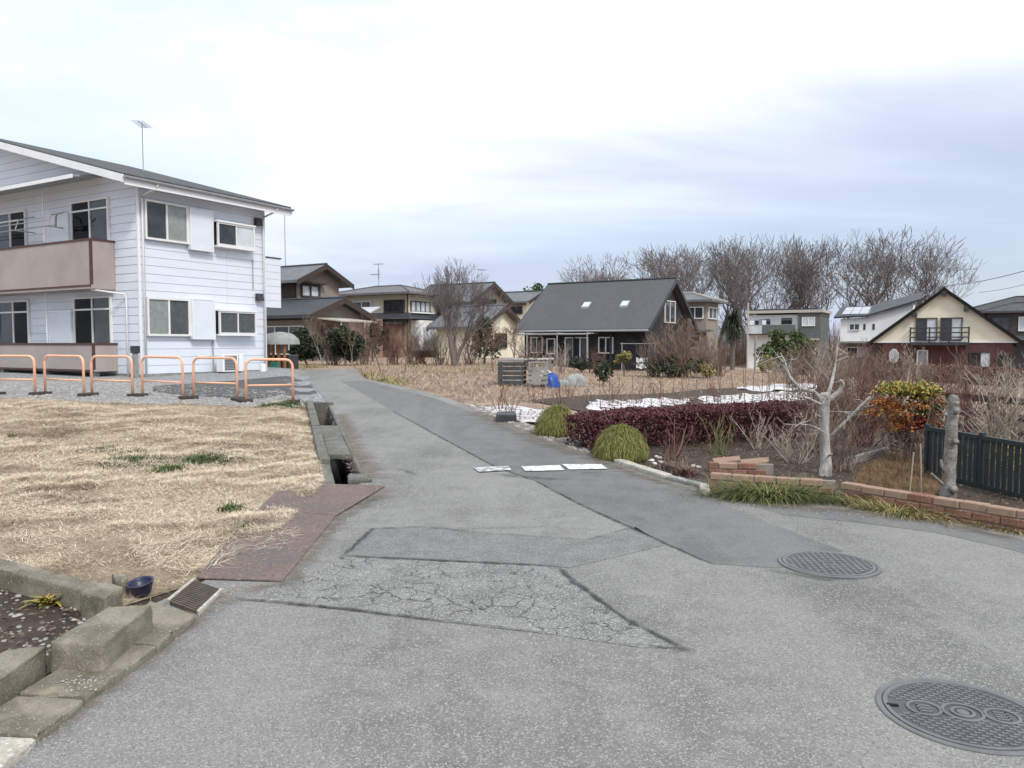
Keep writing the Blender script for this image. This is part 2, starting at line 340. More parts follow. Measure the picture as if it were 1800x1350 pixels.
m_bark = mat('brown_bark', (.13, .105, .09), (.19, .16, .14), 8, rough=.95, bump=.6, bscale=40)
m_twig = mat('grove_twig', (.145, .125, .12), (.19, .165, .16), 2, rough=.95)
m_twig_b = mat('brown_twig', (.165, .115, .09), rough=.95, island=[(.10, .068, .055), (.19, .135, .105), (.27, .205, .16)])
m_twig_r = mat('red_twig', (.12, .06, .055), rough=.9, island=[(.08, .038, .035), (.16, .075, .065), (.22, .14, .11)])
m_twig_p = mat('pale_twig', (.32, .27, .22), rough=.9, island=[(.20, .16, .13), (.34, .285, .235), (.46, .40, .33)])
m_twig_g = mat('green_stem', (.16, .17, .075), rough=.8, island=[(.10, .11, .045), (.19, .20, .09), (.24, .22, .11)])
m_evergreen = mat('evergreen_leaf', (.04, .055, .03), rough=.75, island=[(.016, .024, .016), (.04, .056, .03), (.07, .088, .045)])
m_cam_leaf = mat('bright_leaf', (.06, .09, .03), rough=.6, island=[(.03, .05, .018), (.065, .10, .03), (.11, .14, .05)])
m_mop = mat('thread_leaf', (.16, .18, .05), rough=.8, island=[(.085, .095, .028), (.17, .175, .05), (.26, .255, .075), (.34, .31, .11)])
m_hedge = mat('wine_leaf', (.07, .022, .03), rough=.6, island=[(.035, .010, .013), (.085, .024, .029), (.135, .044, .050), (.18, .075, .075)])
m_liriope = mat('strap_leaf', (.07, .10, .03), rough=.6, island=[(.03, .045, .015), (.08, .11, .03), (.15, .17, .05), (.27, .25, .10)])
m_liriope_d = mat('dry_strap_leaf', (.2, .17, .07), rough=.7, island=[(.06, .085, .025), (.20, .18, .06), (.36, .29, .12), (.46, .37, .20)])
m_straw = mat('straw_blade', (.5, .4, .25), rough=.85, island=[(.34, .25, .165), (.62, .50, .36), (.75, .64, .49), (.84, .76, .62)])
m_straw_p = mat('field_straw', (.5, .4, .28), rough=.9, island=[(.15, .10, .075), (.32, .23, .17), (.48, .365, .275), (.60, .48, .37)])
m_weed = mat('weed_leaf', (.06, .10, .03), rough=.7, island=[(.028, .05, .016), (.06, .10, .028), (.13, .17, .05)])
m_nandG = mat('lime_leaf', (.2, .25, .03), rough=.6, island=[(.05, .085, .02), (.17, .20, .04), (.34, .32, .06), (.40, .29, .07), (.30, .14, .05)])
m_nandO = mat('orange_leaf', (.35, .12, .03), rough=.6, island=[(.16, .05, .02), (.36, .12, .035), (.46, .20, .06), (.22, .14, .03)])
m_nandR = mat('red_leaf', (.2, .03, .025), rough=.6, island=[(.08, .014, .014), (.20, .03, .028), (.30, .06, .045)])
m_straw_d = mat('brown_straw', (.25, .18, .12), rough=.9, island=[(.12, .085, .06), (.24, .175, .115), (.32, .24, .16), (.42, .33, .22)])
m_conc_dk = mat('dark_concrete', (.19, .185, .165), (.115, .11, .095), 5, c3=(.075, .08, .055), scale3=2.2, amt3=.7, speck=(.26, .25, .23), spscale=90, spamt=.08, bump=.6, bscale=70)  # a darker, browner concrete colour for the ditch parts
# ------------------------------------------------------------------ scatter helpers
RNG = np.random.default_rng(7)
def zarr(x, y): return np.array([Z(a, b) for a, b in zip(x, y)])
def inpoly(x, y, poly):
    c = np.zeros(len(x), bool); n = len(poly)
    for i in range(n):
        x0, y0 = poly[i][0], poly[i][1]; x1, y1 = poly[(i + 1) % n][0], poly[(i + 1) % n][1]
        if y0 == y1: continue
        c ^= ((y0 > y) != (y1 > y)) & (x < (x1 - x0) * (y - y0) / (y1 - y0) + x0)
    return c
def sample_poly(poly, n):
    xs = [p[0] for p in poly]; ys = [p[1] for p in poly]; X = []; Y = []; k = 0
    while k < n:
        x = RNG.uniform(min(xs), max(xs), n * 2); y = RNG.uniform(min(ys), max(ys), n * 2); m = inpoly(x, y, poly)
        X.append(x[m]); Y.append(y[m]); k += m.sum()
    return np.concatenate(X)[:n], np.concatenate(Y)[:n]
def blades(P, az, el, ln, wd, bend=0.0, seg=1, taper=.25):
    P = np.asarray(P, float); n = len(P)
    az, el, ln, wd, bend = [np.broadcast_to(np.asarray(q, float), n).copy() for q in (az, el, ln, wd, bend)]
    side = np.stack([-np.sin(az), np.cos(az), np.zeros(n)], 1); cur = P.copy(); rows = []
    for s in range(seg + 1):
        k = wd * (1 - (1 - taper) * (s / seg)) / 2
        rows += [cur - side * k[:, None], cur + side * k[:, None]]
        if s < seg:
            d = np.stack([np.cos(az) * np.cos(el), np.sin(az) * np.cos(el), np.sin(el)], 1); cur = cur + d * (ln / seg)[:, None]; el = el - bend / seg
    V = np.stack(rows, 1).reshape(-1, 3); b = np.arange(n)[:, None] * (2 * (seg + 1))
    F = np.concatenate([b + np.array([[2 * s, 2 * s + 1, 2 * s + 3, 2 * s + 2]]) for s in range(seg)], 0)
    return V, F
def leaves(P, size, flat=0.0):
    P = np.asarray(P, float); n = len(P); size = np.broadcast_to(np.asarray(size, float), n)
    a = RNG.normal(size=(n, 3)); a /= np.linalg.norm(a, axis=1)[:, None]
    b = RNG.normal(size=(n, 3)); b[:, 2] *= (1 - flat); a[:, 2] *= (1 - flat)
    b -= a * (a * b).sum(1)[:, None]; b /= np.linalg.norm(b, axis=1)[:, None] + 1e-9; a /= np.linalg.norm(a, axis=1)[:, None]
    s = size[:, None]
    V = np.stack([P - a * s, P + b * s * .55, P + a * s, P - b * s * .55], 1).reshape(-1, 3)
    return V, np.arange(4 * n).reshape(n, 4)
def cat(parts):
    V, F, o = [], [], 0
    for v, f in parts: V.append(v); F.append(f + o); o += len(v)
    return np.concatenate(V), np.concatenate(F)
def pebbles(P, size):
    P = np.asarray(P, float); n = len(P); size = np.broadcast_to(np.asarray(size, float), n)
    base = np.array([[1, 0, 0], [0, 1, 0], [-1, 0, 0], [0, -1, 0], [.6, .6, .55], [-.6, .6, .6], [-.6, -.6, .5], [.6, -.6, .6]], float)
    j = base[None] * RNG.uniform(.6, 1.25, (n, 8, 3)) * np.stack([size, size * RNG.uniform(.6, 1, n), size * .8], 1)[:, None]
    t = RNG.uniform(0, 6.28, n); c, s = np.cos(t)[:, None], np.sin(t)[:, None]
    x = j[..., 0] * c - j[..., 1] * s; y = j[..., 0] * s + j[..., 1] * c
    V = np.stack([x + P[:, :1], y + P[:, 1:2], j[..., 2] + P[:, 2:3]], 2).reshape(-1, 3)
    f = np.array([[0, 1, 5, 4], [1, 2, 6, 5], [2, 3, 7, 6], [3, 0, 4, 7], [4, 5, 6, 7]])
    return V, (np.arange(n)[:, None, None] * 8 + f[None]).reshape(-1, 4)
def stuff(o, label, cat_=None):
    o['kind'] = 'stuff'; o['label'] = label; o['category'] = cat_ or 'ground cover'; return o
def pix(*pts): return [G(*p) for p in pts]
rnd = random.Random(11)

# ------------------------------------------------------------------ ground, road, lot
WA, WB = G(1478, 888), G(1800, 947)                        # foot of the long brick wall
WDIR = (WB - WA).normalized(); WBX = WB + WDIR * 1.6
edge_r = pix((1245, 868), (1160, 846), (1078, 818), (1015, 792), (945, 768), (880, 737), (825, 715), (760, 695), (700, 680), (640, 667.5))
edge_l = [Vector((-8.6, 29.5, 0)), G(528, 665)] + pix((548, 678), (566, 697)) + [Vector((ditch_x(y) + .17, y, 0)) for y in (15.0, 12, 9.5, 8.0)][:3] + [Vector((-1.55, 8.0, 0))]
road_poly = [(-2.02, -12), (16, -12), (16, -10)] + [(WBX.x + WDIR.x * 12, WBX.y + WDIR.y * 12)] + [(p.x, p.y) for p in (WBX, WB, WA)] + [(p.x, p.y) for p in edge_r] + [(-6.3, 31)] \
    + [(p.x, p.y) for p in edge_l] + [(-1.62, 7.6), (-1.90, 4.75), (-2.02, 4.3)]
struct(patch('road', road_poly, m_road, .03, .5))
def over(name, pts, m, dz): return struct(patch(name, [(p.x, p.y) for p in pix(*pts)], m, dz, .5))
over('road_repair', [(600, 673), (690, 725), (780, 775), (870, 825), (940, 850), (1000, 882), (1090, 926), (1180, 968), (1250, 1000), (1368, 1007), (1482, 976), (1350, 926), (1235, 876), (1150, 850), (1062, 820), (1000, 797), (930, 772), (850, 735), (760, 702), (690, 683), (645, 671)], m_road_d, .032)
over('road_repair', [(1300, 889), (1400, 893), (1500, 904), (1640, 922), (1800, 957), (1870, 970), (1870, 1000), (1760, 970), (1640, 943), (1500, 925), (1380, 912)], m_road_d, .032)
over('road_repair', [(607, 985), (657, 939), (742, 935), (860, 946), (1030, 957), (1118, 934), (1170, 966), (1000, 1008), (975, 1004)], m_road_m, .032)
over('road_repair', [(600, 988), (975, 1006), (1010, 1035), (1095, 1098), (1195, 1152), (1130, 1150), (960, 1125), (790, 1105), (600, 1082), (420, 1065), (505, 1032), (560, 1008)], m_road_c, .032)
for pts, wd in [([(598, 986), (760, 994), (978, 1004)], [0.043, 0.050, 0.050]), ([(978, 1004), (1012, 1036), (1100, 1100), (1208, 1156)], [0.050, 0.064, 0.050, 0.057]),
                ([(412, 1063), (600, 1081), (790, 1105)], [0.050, 0.050, 0.043]), ([(790, 1105), (880, 1116), (975, 1128)], [0.026, 0.020, 0.008]), ([(1058, 1141), (1130, 1148), (1222, 1157)], [0.006, 0.017, 0.050]),
                ([(605, 985), (656, 938), (742, 934), (860, 945), (1030, 957), (1119, 933)], [0.064, 0.043, 0.028, 0.022, 0.017, 0.028]), ([(740, 934), (830, 937), (950, 934), (1080, 942)], [0.008, 0.017, 0.014, 0.006]),
                ([(690, 726), (780, 776), (870, 826), (940, 851)], [0.028, 0.043, 0.036, 0.028]), ([(940, 851), (1000, 883), (1090, 927), (1180, 969), (1252, 1001)], [0.032, 0.040, 0.046, 0.043, 0.014])]:
    struct(ribbon_patch('road_seam', pix(*pts), wd, m_seam, .039))
for pts, wd in [([(400, 1050), (500, 1036), (600, 915), (682, 862)], [.14, .12, .16, .2]), ([(60, 1325), (200, 1200), (345, 1092), (410, 1045)], [.12, .16, .14, .2]), ([(600, 730), (625, 800), (660, 850)], [.2, .25, .3]),
                ([(1030, 806), (1080, 824), (1160, 852), (1250, 874), (1320, 890)], [.2, .22, .22, .25, .2]), ([(1320, 892), (1480, 902), (1650, 925), (1800, 958)], [.2, .25, .25, .22]), ([(840, 726), (900, 752), (960, 780), (1030, 806)], [.5, .5, .45, .3])]:
    struct(ribbon_patch('road_dirt', pix(*pts), [q * 2 for q in wd], m_dirt, .0405))
for pts, wd in [([(700, 828), (735, 842)], [.2, .12]), ([(860, 838), (930, 845), (1000, 850)], [.15, .3, .1]), ([(1010, 835), (1060, 838)], [.12, .14]), ([(1340, 1010), (1460, 1028), (1560, 1015)], [.1, .2, .1])]:
    struct(ribbon_patch('road_stain', pix(*pts), wd, m_stain, .0412))
for pts, m in [([(832, 829), (893, 825), (899, 833), (842, 836)], m_line_worn), ([(916, 826), (984, 824), (992, 833), (924, 835)], m_line), ([(988, 822.5), (1057, 822), (1068, 831), (1001, 832)], m_line)]:
    struct(patch('stop_line', [(p.x, p.y) for p in pix(*pts)], m, .0425, .1))

DW = .15                                                    # half width of the ditch
lot_poly = [(-45, -8), (-2.06, -8), (-2.06, 3.6), (-2.2, 4.3), (-1.93, 4.78), (-1.82, 5.6), (-1.86, 7.0), (-1.95, 7.95)] + [(ditch_x(y) - DW - .12, y) for y in (8.05, 9.5, 11, 13, 15.0)] + [(-4.4, 16), (-12, 20), (-45, 24)]
struct(patch('bare_corner', [(-3.2, 3.4), (-1.6, 3.4), (-1.6, 5.4), (-3.2, 5.4)], m_soil, .006, .4))
struct(patch('vacant_lot', lot_poly, m_lot, .012, .5), 'vacant lot covered in dry straw')
bed_poly = [(-12, -8), (-2.08, -8), (-2.08, 3.85), (-2.28, 4.25), (-3.3, 4.95), (-6, 7.2), (-12, 11)]
struct(patch('planting_bed', bed_poly, m_soil, .022, .5))
grav_edge = pix((556, 714), (500, 717), (430, 717), (330, 712), (230, 712), (130, 707), (60, 705), (0, 702))
grav_poly = [(p.x, p.y) for p in grav_edge] + [(-30, 24), (-45, 40), (-16, 36), (-7.9, 29.5)] + [(p.x + .5, p.y) for p in [G(528, 665), G(548, 678), G(563, 697)]] + [(-3.45, 15.3)]
struct(patch('gravel_yard', grav_poly, m_gravel, .018, .6))
struct(patch('asphalt_pad', [(p.x, p.y) for p in pix((268, 690), (270, 680), (330, 676), (420, 670), (528, 666), (546, 678), (560, 696), (540, 707), (440, 703), (330, 697))], m_road_k, .026, .5))

garden_poly = [(p.x, p.y) for p in pix((1032, 800), (1078, 818), (1160, 846), (1245, 868))] + [(p.x, p.y) for p in (WA, WB, WBX)] + [(12, 4), (14, 15), (4.6, 15.5), (1.9, 12.4)]
struct(patch('garden_bed', garden_poly, m_soil, .014, .5))
struct(patch('vegetable_bed', [(p.x, p.y) for p in pix((930, 704), (1060, 694), (1240, 684), (1440, 678), (1500, 700), (1440, 718), (1200, 726), (1040, 738), (1025, 724))], m_soil, .008, .6))
struct(patch('needle_litter', [(p.x, p.y) for p in pix((1490, 870), (1510, 830), (1560, 800), (1640, 800), (1665, 840), (1640, 880))], m_needle, .024, .3))
verge_poly = [(p.x, p.y) for p in pix((820, 716), (880, 741), (945, 772), (1015, 797), (1035, 800), (1020, 775), (940, 752), (890, 738), (850, 718))]
struct(patch('gravel_verge', verge_poly, m_gravel, .022, .4))

def build_ground():
    xs = list(np.arange(-30, 46, 1.0)); ys = list(np.arange(-14, 70, 1.0))
    xs = [-400, -250, -150, -100, -70, -50, -40] + xs + [50, 60, 80, 110, 160, 250, 400]; ys = [-200, -100, -50, -25] + ys + [75, 85, 100, 130, 180, 260, 420]
    V = []; XY = np.array([(x, y) for y in ys for x in xs]); cov = inpoly(XY[:, 0], XY[:, 1], grav_poly) | inpoly(XY[:, 0], XY[:, 1], road_poly); i_ = 0
    for y in ys:
        for x in xs:
            z = Z(x, y) - .01
            if -9 < x < (-.8 if y < 13 else -1.9) and -5 < y < 16.5: z -= .75
            if cov[i_]: z -= .06
            i_ += 1; V.append((x, y, z))
    n = len(xs); F = [(j * n + i, j * n + i + 1, (j + 1) * n + i + 1, (j + 1) * n + i) for j in range(len(ys) - 1) for i in range(n - 1)]
    return struct(MB().add(V, F).obj('ground', m_ground, smooth=True))
build_ground()

# ------------------------------------------------------------------ drainage ditch at the road edge
def build_ditch():
    t = thing('drainage_ditch', (ditch_x(8.08), 8.08, 0), 0, 'open concrete drainage ditch with cover slabs along the road edge', 'ditch')
    o = Vector((ditch_x(8.08), 8.08, 0))
    def sweep(name, a0, a1, z0, z1, y0, y1, m, nseg=6, jit=0.0, bevel=.012):
        mb = MB(); ys = np.linspace(y0, y1, nseg + 1); r = random.Random(int(y0 * 10)); V = []
        for y in ys:
            for a, zz in ((a0, z0), (a1, z0), (a1, z1), (a0, z1)):
                x = ditch_x(y) + a + r.uniform(-jit, jit)
                V.append(Vector((x, y, Z(ditch_x(y) + .3, y) + zz + r.uniform(-jit, jit))) - o)
        F = [(i * 4 + k, i * 4 + (k + 1) % 4, i * 4 + 4 + (k + 1) % 4, i * 4 + 4 + k) for i in range(nseg) for k in range(4)] + [(0, 3, 2, 1), tuple(nseg * 4 + k for k in range(4))]
        F = [f[::-1] for f in F]
        return mb.add(V, F).obj(name, m, t, bevel=bevel)
    sweep('retaining_wall', -DW - .13, -DW, -.7, .10, 8.95, 11.7, m_conc_dk, jit=.006)
    sweep('retaining_wall', -DW - .13, -DW, -.7, .125, 11.72, 15.1, m_conc_dk, jit=.006)
    sweep('retaining_wall', -DW - .14, -DW, -.7, .035, 7.75, 8.93, m_conc_dk, jit=.006)
    sweep('channel_floor', -DW, DW, -.72, -.66, 7.7, 15.2, m_conc_dk, 4)
    sweep('channel_side', DW, DW + .05, -.7, .045, 8.1, 15.0, m_conc_dk, 8, jit=.006)
    for i, (y0, y1) in enumerate(((9.5, 10.35), (10.365, 11.2), (11.215, 12.05))):
        sweep('cover_slab', -DW + .004, DW - .004, -.02, .05 + rnd.uniform(-.006, .008), y0, y1, m_conc_dk, 2, jit=.003)
    MB().hexa([Vector((ditch_x(15.12) + a, 15.12 + b, z)) - o for z in (-.35, .34) for a, b in ((-DW - .17, 0), (DW + .08, 0), (DW + .08, .12), (-DW - .17, .12))]).obj('end_wall', m_conc_dk, t)
    MB().hexa([Vector((p.x, p.y, z)) - o for z in (-.3, .10) for p in pix((611, 856), (655, 853), (640, 842), (612, 842))]).obj('corner_stone', m_conc_dk, t, bevel=.02, seg=2)
build_ditch()

def plate(pts, zoff, label):
    P = pix(*pts); c = sum(P, Vector()) / 4; t = .012
    o = MB().hexa([Vector((p.x - c.x, p.y - c.y, Z(p.x, p.y) + z - c.z)) for z in (zoff, zoff + t) for p in P[::-1]]).obj('steel_plate', m_rust, bevel=.003)
    o.location = c; return tag(o, label, 'steel plate', 'rusty plates bridging the ditch')
plate([(500, 857), (677, 862), (590, 916), (455, 904)], .038, 'rusty steel plate touching the open end of the concrete ditch')
plate([(445, 905), (592, 913), (497, 1033), (345, 1028)], .033, 'longer rusty steel plate reaching the small drain grating')

def build_grating():
    P = [GZ(x, y, .05) for x, y in ((293, 1056), (338, 1019), (408, 1030), (350, 1078))]
    o = P[0]; t = thing('drain_grating', o, 0, 'small brown drain grating with two pale rails beside the rusty plate', 'grating')
    a, b = P[1] - P[0], P[3] - P[0]                         # a away from the road edge, b across
    def quad(u0, u1, v0, v1, z0, z1): return [a * u + b * v + Vector((0, 0, z)) for z in (z0, z1) for u, v in ((u0, v0), (u0, v1), (u1, v1), (u1, v0))]
    MB().hexa(quad(0, 1, 0, .08, -.08, .012)).obj('rail', m_conc_l, t, bevel=.004)
    MB().hexa(quad(0, 1, .92, 1, -.08, .012)).obj('rail', m_conc_l, t, bevel=.004)
    m_gr = mat('grate_rust', (.075, .058, .045), (.115, .09, .07), 14, rough=.85, bump=.5, bscale=60)
    for i in range(14):
        u = (i + .15) / 14; MB().hexa(quad(u, u + .045, .085, .485, -.03, .004)).obj('bar', m_gr, t); MB().hexa(quad(u, u + .045, .50, .915, -.03, .004)).obj('bar', m_gr, t)
    MB().hexa(quad(0, 1, .488, .497, -.04, .007)).obj('rail', m_iron_d, t)
    MB().hexa(quad(0, 1, .08, .92, -.09, -.055)).obj('backing', m_gr, t)
build_grating()

# ------------------------------------------------------------------ broken kerbs at the near left
def rough_block(name, top, h, m, label, cat_, group=None, z0=None, bevel=.008, seed=1, cut=5, jit=.0045):
    """a cast block: top outline (4 points, any order round), dropped by h, subdivided and roughened"""
    c = sum(top, Vector()) / 4; bm = bmesh.new()
    vs = [bm.verts.new(p - c) for p in top] + [bm.verts.new(p - c - Vector((0, 0, h))) for p in top]
    for f in [(0, 1, 2, 3), (7, 6, 5, 4)] + [(i, i + 4, (i + 1) % 4 + 4, (i + 1) % 4) for i in range(4)]: bm.faces.new([vs[i] for i in f])
    bmesh.ops.recalc_face_normals(bm, faces=bm.faces[:])
    bmesh.ops.bevel(bm, geom=bm.edges[:], offset=bevel, segments=2, affect='EDGES', profile=.6)
    long_e = [e for e in bm.edges if e.calc_length() > .06]
    bmesh.ops.subdivide_edges(bm, edges=long_e, cuts=cut, use_grid_fill=True)
    r = random.Random(seed)
    for v in bm.verts: v.co += Vector((r.uniform(-jit, jit), r.uniform(-jit, jit), r.uniform(-jit, jit)))
    me = bpy.data.meshes.new(name); bm.to_mesh(me); bm.free(); me.materials.append(m)
    me.polygons.foreach_set('use_smooth', [True] * len(me.polygons))
    o = link(bpy.data.objects.new(name, me)); o.location = c
    return tag(o, label, cat_, group)
def gq(pts, z): return [GZ(x, y, z) for x, y in pts]
rough_block('gutter_slab', gq([(236, 1064), (262, 1056), (343, 1080), (277, 1133), (188, 1126)], .075)[1:4] + [GZ(186, 1126, .075)], .11, m_conc, 'flat concrete gutter slab touching the small drain grating', 'gutter slab', 'gutter slabs at the road edge', seed=2)
rough_block('gutter_slab', gq([(180, 1128), (275, 1136), (150, 1224), (32, 1218)], .07), .11, m_conc, 'flat gutter slab strewn with crumbs below the long kerb stone', 'gutter slab', 'gutter slabs at the road edge', seed=3)
rough_block('gutter_slab', gq([(28, 1222), (148, 1229), (66, 1290), (-70, 1284)], .066), .11, m_conc, 'mossy brown gutter slab with one white pebble on it', 'gutter slab', 'gutter slabs at the road edge', seed=4)
rough_block('gutter_slab', gq([(-75, 1290), (64, 1297), (-75, 1412), (-230, 1400)], .06), .11, m_conc_l, 'pale chipped gutter slab just past the mossy slab', 'gutter slab', 'gutter slabs at the road edge', seed=5)
rough_block('kerb_stone', gq([(190, 1066), (268, 1062), (180, 1134), (88, 1128)], .19), .20, m_conc, 'long weathered concrete kerb stone lying on the gutter slabs', 'kerb stone', 'broken kerb stones', seed=6, bevel=.011)
rough_block('kerb_stone', gq([(14, 1140), (82, 1135), (-40, 1222), (-150, 1215)], .16), .18, m_conc, 'concrete kerb stone end to end with the long one beside bare soil', 'kerb stone', 'broken kerb stones', seed=7, bevel=.011)
rough_block('kerb_stone', gq([(-60, 965), (14, 975), (205, 1036), (178, 1050)], .15)[:0] + [GZ(-90, 958, .15), GZ(208, 1034, .14), GZ(176, 1046, .14), GZ(-90, 976, .15)], .2, m_conc, 'long mossy kerb beam dividing the straw lot from the soil bed', 'kerb stone', 'broken kerb stones', seed=8, bevel=.011)
rough_block('concrete_block', gq([(140, 1040), (176, 1020), (216, 1030), (184, 1051)], .17), .2, m_conc, 'stubby broken concrete block beside the dark blue tub', 'concrete block', seed=9, bevel=.012)
rough_block('concrete_block', gq([(196, 1008), (222, 1007), (226, 1016), (204, 1020)], .12), .16, m_conc, 'small greenish concrete lump wedged behind the dark blue tub', 'concrete block', seed=10, bevel=.012)
def build_tub():
    c = GZ(250, 1043, .03)
    o = MB().lathe([(.0, -.02), (.055, -.02), (.072, .015), (.088, .07), (.094, .074), (.094, .082), (.084, .082), (.078, .07), (.064, .02), (0, .012)], n=28).obj('plastic_tub', m_navy, smooth=True)
    o.location = c + Vector((0, 0, .01)); o.rotation_euler = (math.radians(10), math.radians(-6), 0); o.scale = (.8, .8, .8)
    tag(o, 'dark navy plastic tub lying beside the broken concrete block', 'tub')
build_tub()
def build_weed():
    n = 46; c = G(86, 1064, .03); az = RNG.uniform(0, 6.28, n)
    V, F = blades(np.tile(np.array(c), (n, 1)) + RNG.normal(0, .02, (n, 3)) * [1, 1, .2], az, RNG.uniform(.3, 1.1, n), RNG.uniform(.06, .15, n), .028, 1.0, 3, .3)
    tag(np_obj('weed', V, F, m_nandG), 'pale green weed sprouting from the bare soil bed', 'weed')
build_weed()

# ------------------------------------------------------------------ manholes
def manhole(c, R, rot, style, label):
    t = thing('manhole_cover', c, rot, label, 'manhole cover')
    MB().lathe([(R, -.02), (R, .004), (R - .004, .007), (R - .022, .007), (R - .024, .001)], n=56).obj('frame_ring', m_iron, t)
    r = R - .028
    MB().lathe([(0.0001, .004), (r, .004), (r, -.01)], n=56).obj('lid', m_iron_d, t)
    tr = MB()
    def bar(x, y, lx, ly, h=.0045): tr.box(x - lx / 2, x + lx / 2, y - ly / 2, y + ly / 2, .0, .004 + h)
    if style == 'grid':
        k = .040; n = int(r / k) + 1
        for i in range(-n, n + 1):
            for j in range(-n, n + 1):
                x, y = i * k, j * k
                if math.hypot(x, y) < r - .035 and math.hypot(x, y) > .05: bar(x, y, k * .62, k * .62)
        MB().lathe([(r, .004), (r, .009), (r - .022, .009), (r - .024, .004)], n=48).obj('rim_band', m_iron, t)
        MB().lathe([(.045, .004), (.045, .0095), (.03, .0095), (.03, .004)], n=24).obj('emblem_ring', m_iron, t)
        tr.box(-.018, .018, -.006, .006, .003, .0085); tr.box(-.006, .006, -.018, .018, .003, .0085)
    else:
        kx, ky = .040, .021; n = int(r / ky) + 1
        for j in range(-n, n + 1):
            for i in range(-n, n + 1):
                x, y = (i + .5 * (j % 2)) * kx, j * ky
                if abs(math.hypot(x - .13, y) - 0) < .072 or math.hypot(x + .13, y) < .072 or math.hypot(x, y) < .085: continue
                if math.hypot(x, y) < r - .03 and not (x < -r + .1 and abs(y) < .06): bar(x, y, kx * .62, ky * .5)
        for rr, x in ((.078, 0), (.045, 0), (.066, .14), (.066, -.14)):
            MB().lathe([(rr, .004), (rr, .0095), (rr - .012, .0095), (rr - .012, .004)], (x, 0, 0), 32).obj('emblem_ring', m_iron, t)
        MB().lathe([(.0001, .0095), (.022, .0095), (.024, .004)], n=24).obj('boss', m_iron, t)
        for x, ys in ((.14, (-.03, -.01, .01, .03)), (-.14, (-.024, 0, .024))):
            for y in ys: bar(x, y, .05, .009)
            bar(x - .02 * (1 if x < 0 else -1), 0, .009, .07)
        MB().lathe([(r, .004), (r, .009), (r - .016, .009), (r - .018, .004)], n=56).obj('rim_band', m_iron, t)
        for a in (math.pi, 0): MB().box(math.cos(a) * (r - .03) - .022, math.cos(a) * (r - .03) + .022, -.008, .008, .005, .0097).obj('key_slot', m_black, t)
    tr.obj('tread_pattern', m_iron, t)['kind'] = 'stuff'
c1 = G(1692, 1270); manhole(Vector((c1.x, c1.y, .03)), .315, math.radians(-14), 'weave', 'larger round manhole cover with a woven tread and ringed centre')
c2 = G(1456, 1001); manhole(Vector((c2.x, c2.y, .036)), .318, math.radians(-6), 'grid', 'round manhole cover with a square grid tread at the dark repair strip')

